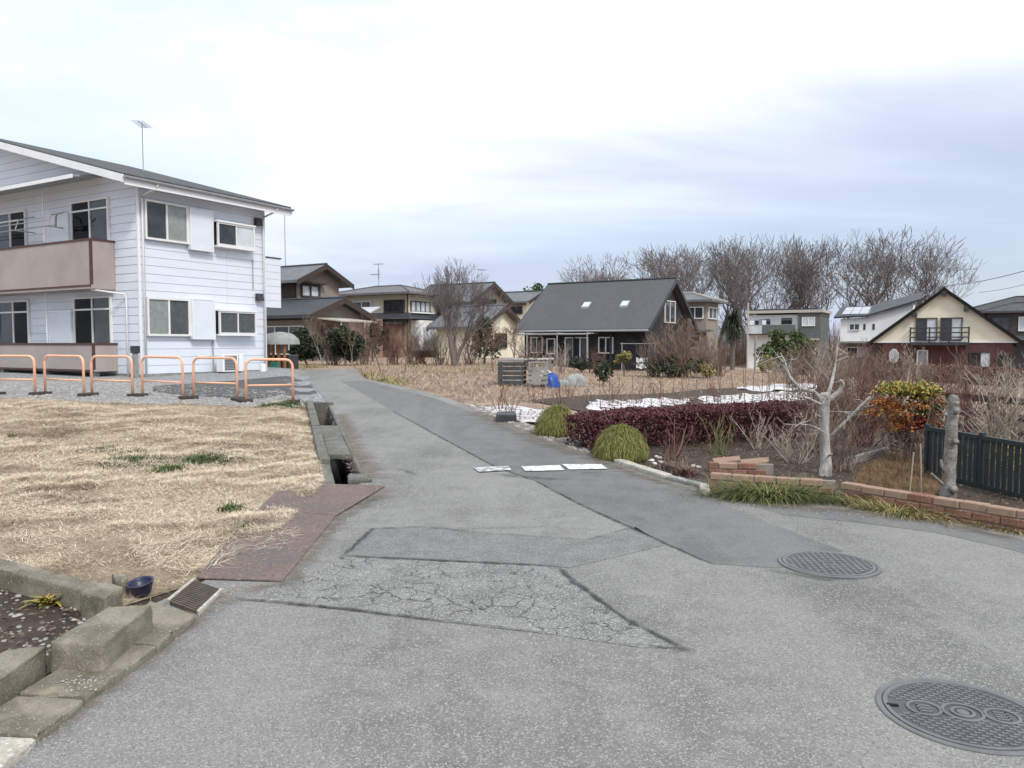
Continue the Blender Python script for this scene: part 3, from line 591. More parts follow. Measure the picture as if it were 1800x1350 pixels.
# ------------------------------------------------------------------ straw, grass and gravel cover
def build_cover():
    near = [p for p in lot_poly]
    vis = [(-13.5, 15.2), (-9.5, 13.6), (-2.6, 4.0), (-1.5, 4.4), (-1.25, 7.9), (-4.0, 15.6), (-9, 16.6), (-14, 18)]
    x, y = sample_poly(vis, 800000)
    # fewer blades far away, bare and thick patches
    def fbm(x, y, s, ph):
        v = 0
        for k in range(4): f = s * 1.9 ** k; v = v + .6 ** k * np.sin(x * f + ph + 1.7 * np.sin(y * f * .8 + ph * 2 + k)) * np.sin(y * f * 1.13 - ph + 1.5 * np.sin(x * f * .7 + k * 2.1))
        return v
    nz = fbm(x, y, 2.1, .7); nb = fbm(x, y * 1.8, 1.3, 2.9)
    keep = (RNG.random(len(x)) < np.clip((7.5 / np.hypot(x, y)) ** 1.3, .25, 1)) & inpoly(x, y, near) & ~inpoly(x, y, bed_poly) & (RNG.random(len(x)) < np.clip(.72 + .6 * nz, .30, 1))
    gx = np.interp(x, [p.x for p in grav_edge[::-1]], [p.y for p in grav_edge[::-1]]); keep &= y < gx + RNG.normal(0, .12, len(x))
    x, y, nz, nb = x[keep], y[keep], nz[keep], nb[keep]; n = len(x); z = zarr(x, y) + .012 + np.clip(nz, 0, 1) * .045
    V, F = blades(np.stack([x, y, z + RNG.uniform(0, .02, n)], 1), RNG.uniform(0, 6.28, n), RNG.uniform(-.15, .45, n), RNG.uniform(.025, .085, n), RNG.uniform(.002, .0045, n) * np.clip(np.hypot(x, y) / 7, .8, 1.6), .5, 1, .3)
    br = (nb + RNG.normal(0, .3, n)) > .72
    br |= (np.abs(x + 2.6) < .5) & (np.abs(y - 5.0) < .35) & (RNG.random(n) < .7) | (y > gx[keep] - .35) & (RNG.random(n) < .5)
    k = np.repeat(br, 4)
    def sel(m_, q): 
        return V.reshape(-1, 4, 3)[m_].reshape(-1, 3), np.arange(4 * m_.sum()).reshape(-1, 4)[:, [0, 1, 3, 2]]
    stuff(np_obj('dry_grass', *sel(~br, 0), m_straw), 'dry straw-coloured grass matted over the vacant lot')
    stuff(np_obj('withered_grass', *sel(br, 0), m_straw_d), 'brown withered patches among the dry grass of the lot')
    # loose heap of long stems by the kerb and straw over the plate's edge
    hp = [(p.x, p.y) for p in pix((220, 970), (330, 945), (400, 935), (430, 945), (410, 990), (380, 1012), (330, 1012), (255, 1008))]
    x, y = sample_poly(hp, 3000); n = 3000; z = zarr(x, y) + RNG.uniform(.01, .045, n)
    V1, F1 = blades(np.stack([x, y, z], 1), RNG.normal(.3, .9, n), RNG.uniform(-.2, .45, n), RNG.uniform(.05, .17, n), RNG.uniform(.002, .0045, n), .7, 2, .4)
    hp2 = [(p.x, p.y) for p in pix((455, 930), (530, 945), (500, 975), (430, 985))] 
    x, y = sample_poly(hp2, 160); z = zarr(x, y) + RNG.uniform(.045, .06, 160)
    V2, F2 = blades(np.stack([x, y, z], 1), RNG.uniform(0, 6.28, 160), RNG.uniform(-.05, .1, 160), RNG.uniform(.04, .12, 160), RNG.uniform(.002, .005, 160), .1, 1, .4)
    V, F = cat([(V1, F1), (V2, F2)])
    stuff(np_obj('straw_heap', V, F, m_straw), 'pale loose straw heaped at the lot corner and over the plate edge')
    # green weeds in the lot
    P = []; 
    for px, py, s, k in ((237, 815, .34, 1100), (228, 797, .22, 350), (185, 793, .14, 160), (155, 796, .12, 120), (203, 812, .10, 90), (345, 812, .2, 380), (390, 812, .30, 800), (372, 806, .2, 260), (297, 828, .2, 220),
                         (405, 900, .10, 150), (428, 938, .09, 120), (490, 715, .3, 700), (476, 717, .2, 300), (515, 712, .2, 260), (20, 770, .06, 30), (550, 712, .2, 150)):
        k = int(k * 2); c = G(px, py); q = RNG.normal(0, 1, (k, 2)) * [s * .45, s * .45]; P.append(np.stack([c.x + q[:, 0], c.y + q[:, 1]], 1))
    P = np.concatenate(P); n = len(P); z = zarr(P[:, 0], P[:, 1]) + .01
    V, F = blades(np.column_stack([P, z]), RNG.uniform(0, 6.28, n), RNG.uniform(.3, 1.3, n), RNG.uniform(.03, .09, n), RNG.uniform(.008, .018, n), .8, 2, .3)
    stuff(np_obj('green_weeds', V, F, m_weed), 'dark green weed patches growing in the dry lot')
    # gravel
    x, y = sample_poly([(p.x, p.y) for p in grav_edge] + [(-24, 21), (-11, 22.0), (-9.5, 20.5), (-5, 17)], 9000); z = zarr(x, y)
    V, F = pebbles(np.stack([x, y, z + .012], 1), RNG.uniform(.015, .045, len(x)))
    stuff(np_obj('gravel_stones', V, F, m_stone), 'grey gravel stones spread around the barriers and apartment', 'gravel')
    x, y = sample_poly(verge_poly, 900); z = zarr(x, y)
    V, F = pebbles(np.stack([x, y, z + .02], 1), RNG.uniform(.012, .05, len(x)) * RNG.uniform(.6, 1.5, len(x)))
    stuff(np_obj('verge_stones', V, F, m_stone), 'loose grey stones along the right verge of the road', 'gravel')
    sp = []
    for (a, b) in (((1035, 806), (1245, 872)), ((660, 858), (500, 1030)), ((412, 1044), (345, 1092)), ((340, 1094), (70, 1318)), ((1300, 893), (1700, 930)), ((620, 840), (575, 720))):
        n = 120; t = RNG.random(n)
        for q in t:
            p = G(a[0] + (b[0] - a[0]) * q + RNG.normal(0, 6), a[1] + (b[1] - a[1]) * q + RNG.normal(0, 4)); sp.append((p.x, p.y, p.z + .03))
    V, F = pebbles(np.array(sp), RNG.uniform(.004, .014, len(sp)))
    stuff(np_obj('road_grit', V, F, m_stone), 'loose grit and crumbs along the road edges', 'grit')
    x, y = sample_poly([(-5.5, 3.0), (-2.1, 2.2), (-2.12, 3.9), (-2.4, 4.2), (-3.3, 4.8), (-5.5, 6.4)], 1500); z = zarr(x, y)
    V, F = pebbles(np.stack([x, y, z + .02], 1), RNG.uniform(.005, .022, len(x)))
    V2, F2 = pebbles(np.array([[*(GZ(px + RNG.normal(0, 20), py + RNG.normal(0, 7), .072))] for px, py in [(140, 1200)] * 60]), RNG.uniform(.003, .008, 60))
    V, F = cat([(V, F), (V2, F2)])
    stuff(np_obj('bed_stones', V, F, m_stone), 'small stones and crumbs in the bare soil bed by the kerbs', 'gravel')
    x, y = sample_poly([(-5.5, 3.0), (-2.1, 2.2), (-2.12, 3.9), (-2.4, 4.2), (-3.3, 4.8), (-5.5, 6.4)], 2500)
    n = 2500
    V, F = leaves(np.stack([x, y, zarr(x, y) + RNG.uniform(.02, .04, n)], 1), RNG.uniform(.008, .022, n), .6)
    stuff(np_obj('leaf_litter', V, F, m_twig_b), 'brown leaf litter on the bare soil bed', 'litter')
    # field: dry grass either side of the far road and in the open ground
    fld = [(p.x, p.y) for p in pix((560, 655), (700, 672), (830, 708), (1000, 708), (1290, 690), (1500, 690), (1500, 655), (1000, 648), (640, 645))]
    x, y = sample_poly(fld, 150000); n = len(x); vb_ = [(p.x, p.y) for p in pix((930, 704), (1060, 694), (1240, 684), (1440, 678), (1500, 700), (1440, 718), (1200, 726), (1040, 738), (1025, 724))]; kp = ~inpoly(x, y, road_poly) & ~inpoly(x, y, verge_poly) & (~inpoly(x, y, vb_) | (RNG.random(n) < .12)); x, y = x[kp], y[kp]; n = len(x)
    V, F = blades(np.stack([x, y, zarr(x, y) - .01], 1), RNG.uniform(0, 6.28, n), RNG.uniform(.0, .6, n), RNG.uniform(.06, .20, n), RNG.uniform(.007, .015, n), .6, 1, .4)
    stuff(np_obj('field_grass', V, F, m_straw_p), 'pinkish tan dry grass over the open field beyond the road')
    P = []
    for px, py, s, k in ((530, 652, .5, 260), (548, 646, .7, 420), (570, 657, .5, 260), (590, 658, .4, 200), (637, 661, .6, 360), (612, 655, .3, 120), (675, 669, .7, 300), (700, 676, .5, 150), (760, 655, 1.2, 120), (820, 652, 1.6, 200), (740, 643, 3, 600), (640, 640, 3, 400), (850, 640, 3, 350)):
        c = G(px, py); q = RNG.normal(0, 1, (k, 2)) * s * .6; P.append(np.stack([c.x + q[:, 0], c.y + q[:, 1]], 1))
    P = np.concatenate(P); kp = ~inpoly(P[:, 0], P[:, 1], road_poly); P = P[kp]; n = len(P)
    V, F = blades(np.column_stack([P, zarr(P[:, 0], P[:, 1])]), RNG.uniform(0, 6.28, n), RNG.uniform(.3, 1.4, n), RNG.uniform(.07, .22, n), RNG.uniform(.014, .03, n), .8, 2, .3)
    stuff(np_obj('field_weeds', V, F, m_liriope_d), 'olive weed tufts along the far road edge and field')
build_cover()
# ------------------------------------------------------------------ house kit
YAW = math.radians(-30)
HX, HY = Vector((math.cos(YAW), math.sin(YAW), 0)), Vector((-math.sin(YAW), math.cos(YAW), 0))
def tpx(o, d, px):                                          # how far along d from o until the picture column px
    r = (px - 900) / FPX
    return (r * o[1] - o[0]) / (d[0] - r * d[1])
class Face:                                                 # a wall plane in a house's own frame
    def __init__(s, o, t, n): s.o, s.t, s.n = Vector((o[0], o[1], 0)), Vector((t[0], t[1], 0)), Vector((n[0], n[1], 0))
    def p(s, a, z, d): return s.o + s.t * a + s.n * d + Vector((0, 0, z))
    def box(s, mb, a0, a1, z0, z1, d0, d1):
        q = ((a0, d1), (a1, d1), (a1, d0), (a0, d0))
        if s.t.x * s.n.y - s.t.y * s.n.x > 0: q = q[::-1]                # keep the normals pointing out on every wall
        return mb.hexa([s.p(a, z, d) for z in (z0, z1) for a, d in q])
    def part(s, name, m, par, a0, a1, z0, z1, d0, d1, bevel=0): return s.box(MB(), a0, a1, z0, z1, d0, d1).obj(name, m, par, bevel=bevel)
def window(F, par, a0, a1, z0, z1, panes=('d', 'd'), fm=None, fw=.05, dep=.07, d0=0.0, sill=True, rails=(), wf=None):
    """frame with panes: d dark glass, l pale glass, c curtain behind clear glass, k dim curtain"""
    fm = fm or m_frame; mb = MB()
    F.box(mb, a0, a1, z1 - fw, z1, d0, d0 + dep); F.box(mb, a0, a1, z0, z0 + fw, d0, d0 + dep + (.03 if sill else 0))
    F.box(mb, a0, a0 + fw, z0 + fw, z1 - fw, d0, d0 + dep); F.box(mb, a1 - fw, a1, z0 + fw, z1 - fw, d0, d0 + dep)
    k = len(panes); wd = (a1 - a0 - 2 * fw) / k
    for i in range(1, k): F.box(mb, a0 + fw + i * wd - fw * .45, a0 + fw + i * wd + fw * .45, z0 + fw, z1 - fw, d0, d0 + dep - .012)
    for z in rails: F.box(mb, a0 + fw, a1 - fw, z - fw * .45, z + fw * .45, d0, d0 + dep - .006)
    o = mb.obj('window', fm, par, bevel=0)
    for i, c in enumerate(panes):
        p0, p1 = a0 + fw + i * wd, a0 + fw + (i + 1) * wd
        dz = .004 * i
        if c in 'dl': F.part('pane', m_pane if c == 'd' else m_pane_l, o, p0, p1, z0 + fw, z1 - fw, d0 + .004, d0 + .022 + dz)
        else:
            nn = 14; vs = []; m_ = m_curtain if c == 'c' else m_curt_d
            for j in range(nn + 1):
                a = p0 + (p1 - p0) * j / nn; d = d0 + .018 + .007 * math.sin(j * 2.2) + .003 * math.sin(j * 5)
                vs += [F.p(a, z0 + fw * .5, d), F.p(a, z1 - fw * .5, d)]
            MB().add(vs, [(2 * j, 2 * j + 2, 2 * j + 3, 2 * j + 1) for j in range(nn)]).obj('curtain', m_, o, smooth=True)
            F.part('pane', m_glass, o, p0, p1, z0 + fw, z1 - fw, d0 + .034, d0 + .040)
    return o
def gable_wall(par, name, m, x0, x1, y0, y1, z0, ze, zr, axis='x'):
    """wall block with gable ends; the ridge runs along axis"""
    if axis == 'x':
        c = (y0 + y1) / 2; prof = [(x0, y0, z0), (x0, y1, z0), (x0, y1, ze), (x0, c, zr), (x0, y0, ze)]; return MB().prism(prof[::-1], (x1 - x0, 0, 0)).obj(name, m, par)
    c = (x0 + x1) / 2; prof = [(x0, y0, z0), (x1, y0, z0), (x1, y0, ze), (c, y0, zr), (x0, y0, ze)]; return MB().prism(prof, (0, y1 - y0, 0)).obj(name, m, par)
def gable_roof(par, m, x0, x1, y0, y1, ze, zr, axis='x', over=.5, eave=.5, th=.14, ridge=None, edge=None):
    """two slabs and a ridge cap; ze, zr are the wall's eave and ridge heights"""
    if axis == 'x': lo, hi, e0, e1 = y0, y1, x0 - over, x1 + over; P = lambda a, c, z: (a, c, z)
    else: lo, hi, e0, e1 = x0, x1, y0 - over, y1 + over; P = lambda a, c, z: (c, a, z)
    c = (lo + hi) / 2; sl = (zr - ze) / (c - lo); ob = []
    mb = MB()
    for s, edge_ in ((-1, lo - eave), (1, hi + eave)):
        zz = ze - sl * eave + .02; zt = zr + .02
        mb = MB(); q = [P(e0, edge_, zz), P(e1, edge_, zz), P(e1, c + s * .003, zt), P(e0, c + s * .003, zt)]
        b = q; t = [(p[0], p[1], p[2] + th) for p in q]
        o = mb.hexa(b + t).obj('roof', m, par); ob.append(o)
        if edge: 
            for e in (e0, e1):
                d = .05 if e == e1 else -.05
                MB().hexa([P(e + k, w_, z_ + dz) for dz in (-.16, th + .02) for k, w_, z_ in ((0.002 * (1 if d > 0 else -1), edge_, zz), (d, edge_, zz), (d, c + s * .003, zt), (0.002 * (1 if d > 0 else -1), c + s * .003, zt))]).obj('barge_board', edge, o)
    MB().tube([P(e0 - .03, c, zr + th + .03), P(e1 + .03, c, zr + th + .03)], .09, 6).obj('ridge_cap', ridge or m, ob[0])
    return ob
def hip_roof(par, m, x0, x1, y0, y1, ze, zr, eave=.5, th=.14, fascia=None, inset=None):
    X0, X1, Y0, Y1 = x0 - eave, x1 + eave, y0 - eave, y1 + eave; cy, cx = (Y0 + Y1) / 2, (X0 + X1) / 2
    if (X1 - X0) >= (Y1 - Y0): i = inset or (Y1 - Y0) / 2; ra, rb = (X0 + i, cy), (X1 - i, cy)
    else: i = inset or (X1 - X0) / 2; ra, rb = (cx, Y0 + i), (cx, Y1 - i)
    v = [(X0, Y0, ze), (X1, Y0, ze), (X1, Y1, ze), (X0, Y1, ze), (X0, Y0, ze + th), (X1, Y0, ze + th), (X1, Y1, ze + th), (X0, Y1, ze + th), (*ra, zr), (*rb, zr)]
    f = [(0, 3, 2, 1), (0, 1, 5, 4), (1, 2, 6, 5), (2, 3, 7, 6), (3, 0, 4, 7)]
    f += [(4, 5, 9, 8), (5, 6, 9), (6, 7, 8, 9), (7, 4, 8)] if (X1 - X0) >= (Y1 - Y0) else [(4, 5, 8), (5, 6, 9, 8), (6, 7, 9), (7, 4, 8, 9)]
    o = MB().add(v, f).obj('roof', m, par)
    rc = fascia or m
    for a, b in ((8, 9), (4, 8), (7, 8 if (X1 - X0) >= (Y1 - Y0) else 9), (5, 9 if (X1 - X0) >= (Y1 - Y0) else 8), (6, 9)):
        if (Vector(v[a]) - Vector(v[b])).length > .05: MB().tube([Vector(v[a]) + Vector((0, 0, .03)), Vector(v[b]) + Vector((0, 0, .03))], .06, 5).obj('ridge_cap', rc, o)
    return o
def antenna(par, base, h, yaw=0.5, r=.02, kind='yagi'):
    b = Vector(base); o = MB().tube([b, b + Vector((0, 0, h))], r, 6).obj('antenna_mast', m_grey, par)
    mb = MB(); d = Vector((math.cos(yaw), math.sin(yaw), 0)); e = Vector((-d.y, d.x, 0)); top = b + Vector((0, 0, h - .05))
    mb.tube([top - d * .45, top + d * .45], r * .8, 5)
    for k in range(7): q = top + d * (-.42 + .14 * k); mb.tube([q - e * .22, q + e * .22], r * .55, 4)
    if kind == 'double':
        t2 = b + Vector((0, 0, h * .55)); mb.tube([t2 - d * .7, t2 + d * .1], r * .8, 5)
        for k in range(5): q = t2 + d * (-.68 + .18 * k); mb.tube([q - e * .32, q + e * .32], r * .6, 4)
        mb.tube([t2 + Vector((0, 0, -.4)), t2 + Vector((0, 0, .4))], r * 2.2, 6)
    mb.obj('antenna', m_grey, o); return o

# ------------------------------------------------------------------ white apartment block
def build_apartment():
    C = Vector((-10.6, 22.0, 0)); zg = .42; C.z = 0
    A = thing('apartment_building', C, YAW, 'two-storey white sided apartment block with taupe balconies', 'building')
    # local frame: +x = HX (out of the road side wall), +y = HY (along the road side wall, away); block spans x in [-16.4,0], y in [0,4.58]
    LY, LX, ZE, SL = 4.58, 16.4, 6.10, .27
    MB().prism([(0, .03, .0), (0, .03, ZE), (-8.2, .03, ZE + 8.2 * SL), (-LX, .03, ZE), (-LX, .03, 0)][::-1], (0, LY - .06, 0)).obj('wall', mat('wall_board', (.50, .52, .56), (.46, .48, .52), 2), A).location = (-.03, 0, 0)
    MB().box(-LX - .02, .015, -.015, LY + .015, -.1, .62).obj('foundation', m_conc_g, A)
    R, Lf = Face((0, 0), (0, 1), (1, 0)), Face((0, 0), (-1, 0), (0, -1))
    h = .2405; nb = int((ZE - .62) / h) + 1
    wl = bpy.data.objects['wall'] if 'wall' in bpy.data.objects else A
    def board(F, a0, a1, z0, z1, ta=None):
        # lapped board: the foot stands proud of the head
        b0, b1 = ta or (a0, a1)
        v = [F.p(a0, z0 + .007, 0), F.p(a1, z0 + .007, 0), F.p(a1, z0 + .007, .022), F.p(a0, z0 + .007, .022), F.p(b0, z1, 0), F.p(b1, z1, 0), F.p(b1, z1, .012), F.p(b0, z1, .012)]
        return MB().add(v, [(0, 1, 2, 3), (7, 6, 5, 4), (3, 2, 6, 7), (0, 3, 7, 4), (1, 5, 6, 2), (0, 4, 5, 1)]).obj('siding_board', m_siding, wl)
    z = .62; i = 0
    while z < ZE + 8.2 * SL:
        z1 = z + h
        if z1 <= ZE + .1:
            j = 3.05 if 6 < i < 16 else (1.2 if i % 3 else 2.4)
            board(R, .03, j - .003, z, z1); board(R, j + .003, LY, z, z1)
            board(Lf, .03, 5.2, z, z1); board(Lf, 5.206, LX, z, z1)
        else:
            s0, s1 = max(0, (z - ZE) / SL), max(0, (z1 - ZE) / SL)
            if LX - 2 * s1 > .3: board(Lf, s0 + .02, LX - s0 - .02, z, z1, (s1 + .02, LX - s1 - .02))
        z = z1; i += 1
    MB().box(-.03, .03, -.03, .03, .60, ZE).obj('corner_trim', m_white, A)
    MB().box(-.02, .03, LY - .02, LY + .03, .60, ZE).obj('corner_trim', m_white, A)
    # roof
    def zr(s): return ZE + SL * s + .10
    for sgn in (0, 1):
        s0, s1 = (-.55, 8.2) if not sgn else (16.95, 8.2)
        zz = [zr(-.55), zr(8.2)]
        q = [(-s0, -.75, zz[0]), (-s1 + (.002 if not sgn else -.002), -.75, zz[1]), (-s1 + (.002 if not sgn else -.002), 5.3, zz[1]), (-s0, 5.3, zz[0])]
        o = MB().hexa([(x, y, z_ - .05) for x, y, z_ in q] + [(x, y, z_ + .06) for x, y, z_ in q]).obj('roof', m_roof, A)
        for yy in (-.80, 5.3):
            MB().hexa([(x, y, z_ + dz) for dz in (-.19, .02) for x, y, z_ in ((-s0, yy, zz[0]), (-s1, yy, zz[1]), (-s1, yy + .048, zz[1]), (-s0, yy + .048, zz[0]))]).obj('barge_board', m_white, o)
        MB().hexa([(x, y, z_ + dz) for dz in (-.10, -.06) for x, y, z_ in ((-s0, -.75, zz[0]), (-s1, -.75, zz[1]), (-s1, 5.3, zz[1]), (-s0, 5.3, zz[0]))]).obj('soffit', m_siding, o)
        if not sgn:
            MB().box(.53, .57, -.74, 5.29, zz[0] - .24, zz[0] + .0).obj('fascia', m_white, o)
            g = [(.575 + .055 - .055 * math.cos(t), .0, zz[0] - .03 - .06 * math.sin(t)) for t in np.linspace(0, math.pi, 7)]
            prof = [(x, -.80, zv) for x, _, zv in g] + [(x, -.80, zv) for x, zv in ((.68, zz[0] - .02), (.57, zz[0] - .02))]
            MB().prism(prof, (0, 6.12, 0)).obj('gutter', m_grey, A)
            # roof courses along the slope
            for k in range(26):
                s = -.5 + k * .33; MB().box(-s - .33, -s, -.74, 5.29, 0, .012)
    # downpipes
    MB().tube([(.62, .22, zr(-.55) - .08), (.55, .2, 5.86), (.10, .12, 5.72), (.075, .10, 5.6), (.075, .10, .35)], .032, 8).obj('downpipe', m_vinyl, A, smooth=True)
    MB().tube([(.62, 4.62, zr(-.55) - .08), (.55, 4.6, 5.86), (.12, 4.50, 5.7), (.075, 4.50, 5.55), (.075, 4.50, .35)], .032, 8).obj('downpipe', m_vinyl, A, smooth=True)
    MB().tube([(-1.2, -.7, 3.04), (-.55, -.09, 2.92), (-.52, -.07, 2.8), (-.52, -.07, .4)], .028, 8).obj('downpipe', m_vinyl, A, smooth=True)
    # road-side windows
    window(R, A, .17, 1.60, 4.48, 5.62, ('d', 'c'), d0=.022, fw=.06)
    window(R, A, .17, 1.60, 1.72, 2.84, ('c', 'k'), d0=.022, fw=.06)
    for z0, z1 in ((4.36, 5.55), (1.66, 2.83)):
        o = R.part('shutter_box', m_siding, A, 1.63, 2.40, z0, z1, .022, .17, .008)
        R.part('shutter_frame', m_white, o, 1.61, 2.42, z1, z1 + .03, .022, .18); R.part('shutter_frame', m_white, o, 1.61, 2.42, z0 - .03, z0, .022, .18)
        R.part('shutter_frame', m_white, o, 2.40, 2.43, z0, z1, .022, .18); R.part('shutter_frame', m_white, o, 1.60, 1.63, z0, z1, .022, .18)
    for z0, z1, pn in ((4.56, 5.28, ('d', 'l')), (1.80, 2.52, ('k', 'k'))):   # shallow bay windows
        o = window(R, A, 2.52, 3.98, z0, z1, pn, d0=.20, fw=.05, dep=.06)
        mb = MB(); R.box(mb, 2.50, 4.0, z1, z1 + .05, .0, .29); R.box(mb, 2.50, 4.0, z0 - .05, z0, .0, .29); mb.obj('bay_box', m_white, o)
        R.part('pane', m_glass, o, 2.52, 2.53, z0, z1, .03, .19); R.part('pane', m_pane, o, 3.97, 3.98, z0, z1, .03, .19); R.part('backing', m_curt_d, o, 2.55, 3.95, z0, z1, .024, .06)
    for z0 in (5.40, 2.92):
        o = MB().hexa([R.p(a, z0 + zz, d) for zz, dd in ((0, .16), (.24, .10)) for a, d in ((4.16, dd), (4.42, dd), (4.42, .024), (4.16, .024))]).obj('vent_hood', m_dark, A)
    for a in (1.15, 3.5): R.part('foundation_vent', m_black, A, a, a + .34, .40, .52, .016, .022)
    R.part('cable_duct', m_grey, A, 2.42, 2.45, .62, 1.6, .022, .05); R.part('cable_duct', m_grey, A, 4.06, 4.085, 3.3, 4.25, .022, .04)
    # balcony-side windows
    for zb, zt, tr, low, pn in ((3.2, 5.76, 5.46, None, ('k', 'd')), (.75, 2.90, 2.52, 1.34, ('k', 'd'))):
        for a0, a1 in ((1.26, 3.14), (5.62, 7.5)):
            rr = [tr] + ([low] if low else [])
            pn_ = pn if a0 > 3 or zb > 2 else ('d', 'k')
            window(Lf, A, a0, a1, zb, zt, pn_[::-1] if zb > 2 and a0 < 3 else pn_, d0=.022, fw=.055, rails=rr)
        for a0 in (3.16, 7.52):
            o = Lf.part('shutter_box', m_siding, A, a0, a0 + 1.15, zb, tr - .05, .022, .16, .008)
            Lf.part('shutter_frame', m_white, o, a0 - .01, a0 + 1.16, tr - .05, tr - .01, .022, .17); Lf.part('shutter_frame', m_white, o, a0 + 1.15, a0 + 1.18, zb, tr - .05, .022, .17)
    # balconies
    for z0, z1, sl in ((3.12, 4.46, True), (.70, 1.50, False)):
        b = MB(); Lf.box(b, 1.07, 13, z0 - (.06 if sl else .0), z0 + .06, .0, .76); bo = b.obj('balcony', m_taupe, A)
        a = 1.10; k = 0
        for wd in (2.15, .62, 1.8, 1.8, 1.8, 1.8, 1.8):
            Lf.part('panel', m_taupe, bo, a, a + wd - .006, z0 + .06, z1 - .04, .71, .75); a += wd
        Lf.part('panel', m_taupe, bo, 1.07, 1.10, z0 + .06, z1 - .04, .025, .70)
        Lf.part('rail', m_maroon, bo, 1.05, 13, z1 - .04, z1 + .02, .69, .77); Lf.part('rail', m_maroon, bo, 1.05, 1.12, z1 - .04, z1 + .02, .025, .69)
        Lf.part('corner_post', m_maroon, bo, 1.06, 1.125, z0 + .06, z1 - .04, .70, .765); Lf.part('rail', m_maroon, bo, 1.06, 13, z0 + .0, z0 + .055, .762, .772)
        if not sl:
            for a in (1.2, 3.6, 6.0): Lf.part('footing', m_conc_g, bo, a, a + .16, .30, .70, .5, .7)
    MB().tube([(-4.1, -.35, 4.5), (-4.1, -.35, 6.2)], .02, 6).obj('balcony_pole', m_vinyl, A); MB().tube([(-4.1, -.35, 1.5), (-4.1, -.35, 3.06)], .02, 6).obj('balcony_pole', m_vinyl, A)
    # awning over the upper balcony
    o = MB().hexa([Lf.p(a, z_, d) for dz in (0, .05) for a, d, z_ in ((1.5, .95, 6.20 + dz), (13, .95, 6.20 + dz), (13, .03, 6.36 + dz), (1.5, .03, 6.36 + dz))]).obj('awning', m_grey, A)
    Lf.part('awning_edge', m_white, o, 1.48, 13, 6.16, 6.27, .955, .985)
    # clothes poles and brackets
    mb = MB()
    for zc in (5.02, 5.16): mb.tube([Lf.p(3.1, zc, .55 + (zc - 5)), Lf.p(9, zc, .55 + (zc - 5))], .016, 6)
    for a in (3.4, 5.2): mb.tube([Lf.p(a, 5.5, .03), Lf.p(a, 5.35, .5), Lf.p(a, 5.0, .62)], .018, 6); mb.tube([Lf.p(a, 5.0, .03), Lf.p(a, 5.0, .75)], .018, 6)
    mb.tube([Lf.p(3.2, 5.0, .5), Lf.p(3.0, 5.25, .6), Lf.p(2.85, 5.35, .62)], .03, 6)
    mb.obj('clothes_bracket', m_grey, A)
    # rear balcony side wall in the same siding
    rb = MB().box(-1.4, -.02, LY + .03, LY + .72, 2.72, 4.36).obj('rear_balcony', mat('wall_board_rear', (.5, .52, .56), (.46, .48, .52), 2), A)
    Rr = Face((-.02, 0), (0, 1), (1, 0)); z = 2.72
    while z < 4.3:
        v = Rr; o = MB(); Rr.box(o, LY + .03, LY + .72, z + .006, z + h - .004, 0, .018); o.obj('siding_board', m_siding, rb); z += h
    Rr.part('coping', m_dark, rb, LY + .0, LY + .75, 4.39, 4.43, -1.4, .04)
    antenna(A, (-4.9, 3.6, zr(4.9)), 1.75, 2.2, .016, 'yagi')
build_apartment()

def build_ac():
    A = Vector((-10.6, 22.0, 0)); p = A + HX * .42 + HY * 2.75; zg = Z(p.x, p.y)
    t = thing('air_conditioner_unit', (p.x, p.y, zg), YAW, 'white outdoor air conditioner unit against the apartment foundation', 'air conditioner')
    MB().box(-.15, .15, -.4, .4, .05, .60).obj('casing', m_white, t, bevel=.015, seg=2)
    for y in (-.3, .3): MB().box(-.14, .14, y - .04, y + .04, -.03, .048).obj('foot', m_dark, t)
    MB().box(.152, .158, -.33, .14, .10, .56).obj('grille', m_grey, t)
    for k in range(9): MB().box(.159, .166, -.32, .13, .12 + k * .048, .135 + k * .048).obj('grille_slat', m_dark, t)
    MB().box(.152, .156, .2, .22, .06, .59).obj('panel_seam', m_grey, t)
    q = A + HX * .5 + HY * 4.0; 
    t2 = thing('paint_can', (q.x, q.y, Z(q.x, q.y) + .02), 0, 'small white can left on the ground by the apartment wall', 'can')
    MB().lathe([(.0001, 0), (.10, 0), (.10, .24), (.095, .25), (.09, .24), (0.0001, .235)], n=20).obj('can_body', m_white, t2, smooth=False)
    MB().tube([(.1, 0, .2), (.09, 0, .32), (0, 0, .37), (-.09, 0, .32), (-.1, 0, .2)], .006, 5).obj('handle', m_grey, t2)
    q = A + HX * .25 - HY * .35
    t3 = thing('water_meter_post', (q.x, q.y, Z(q.x, q.y)), YAW, 'short dark post standing at the apartment corner', 'post')
    MB().box(-.06, .06, -.06, .06, -.05, .72).obj('post', m_conc_g, t3, bevel=.01); MB().box(-.10, .10, -.09, .09, .72, .92).obj('head', m_dark, t3, bevel=.01)
build_ac()

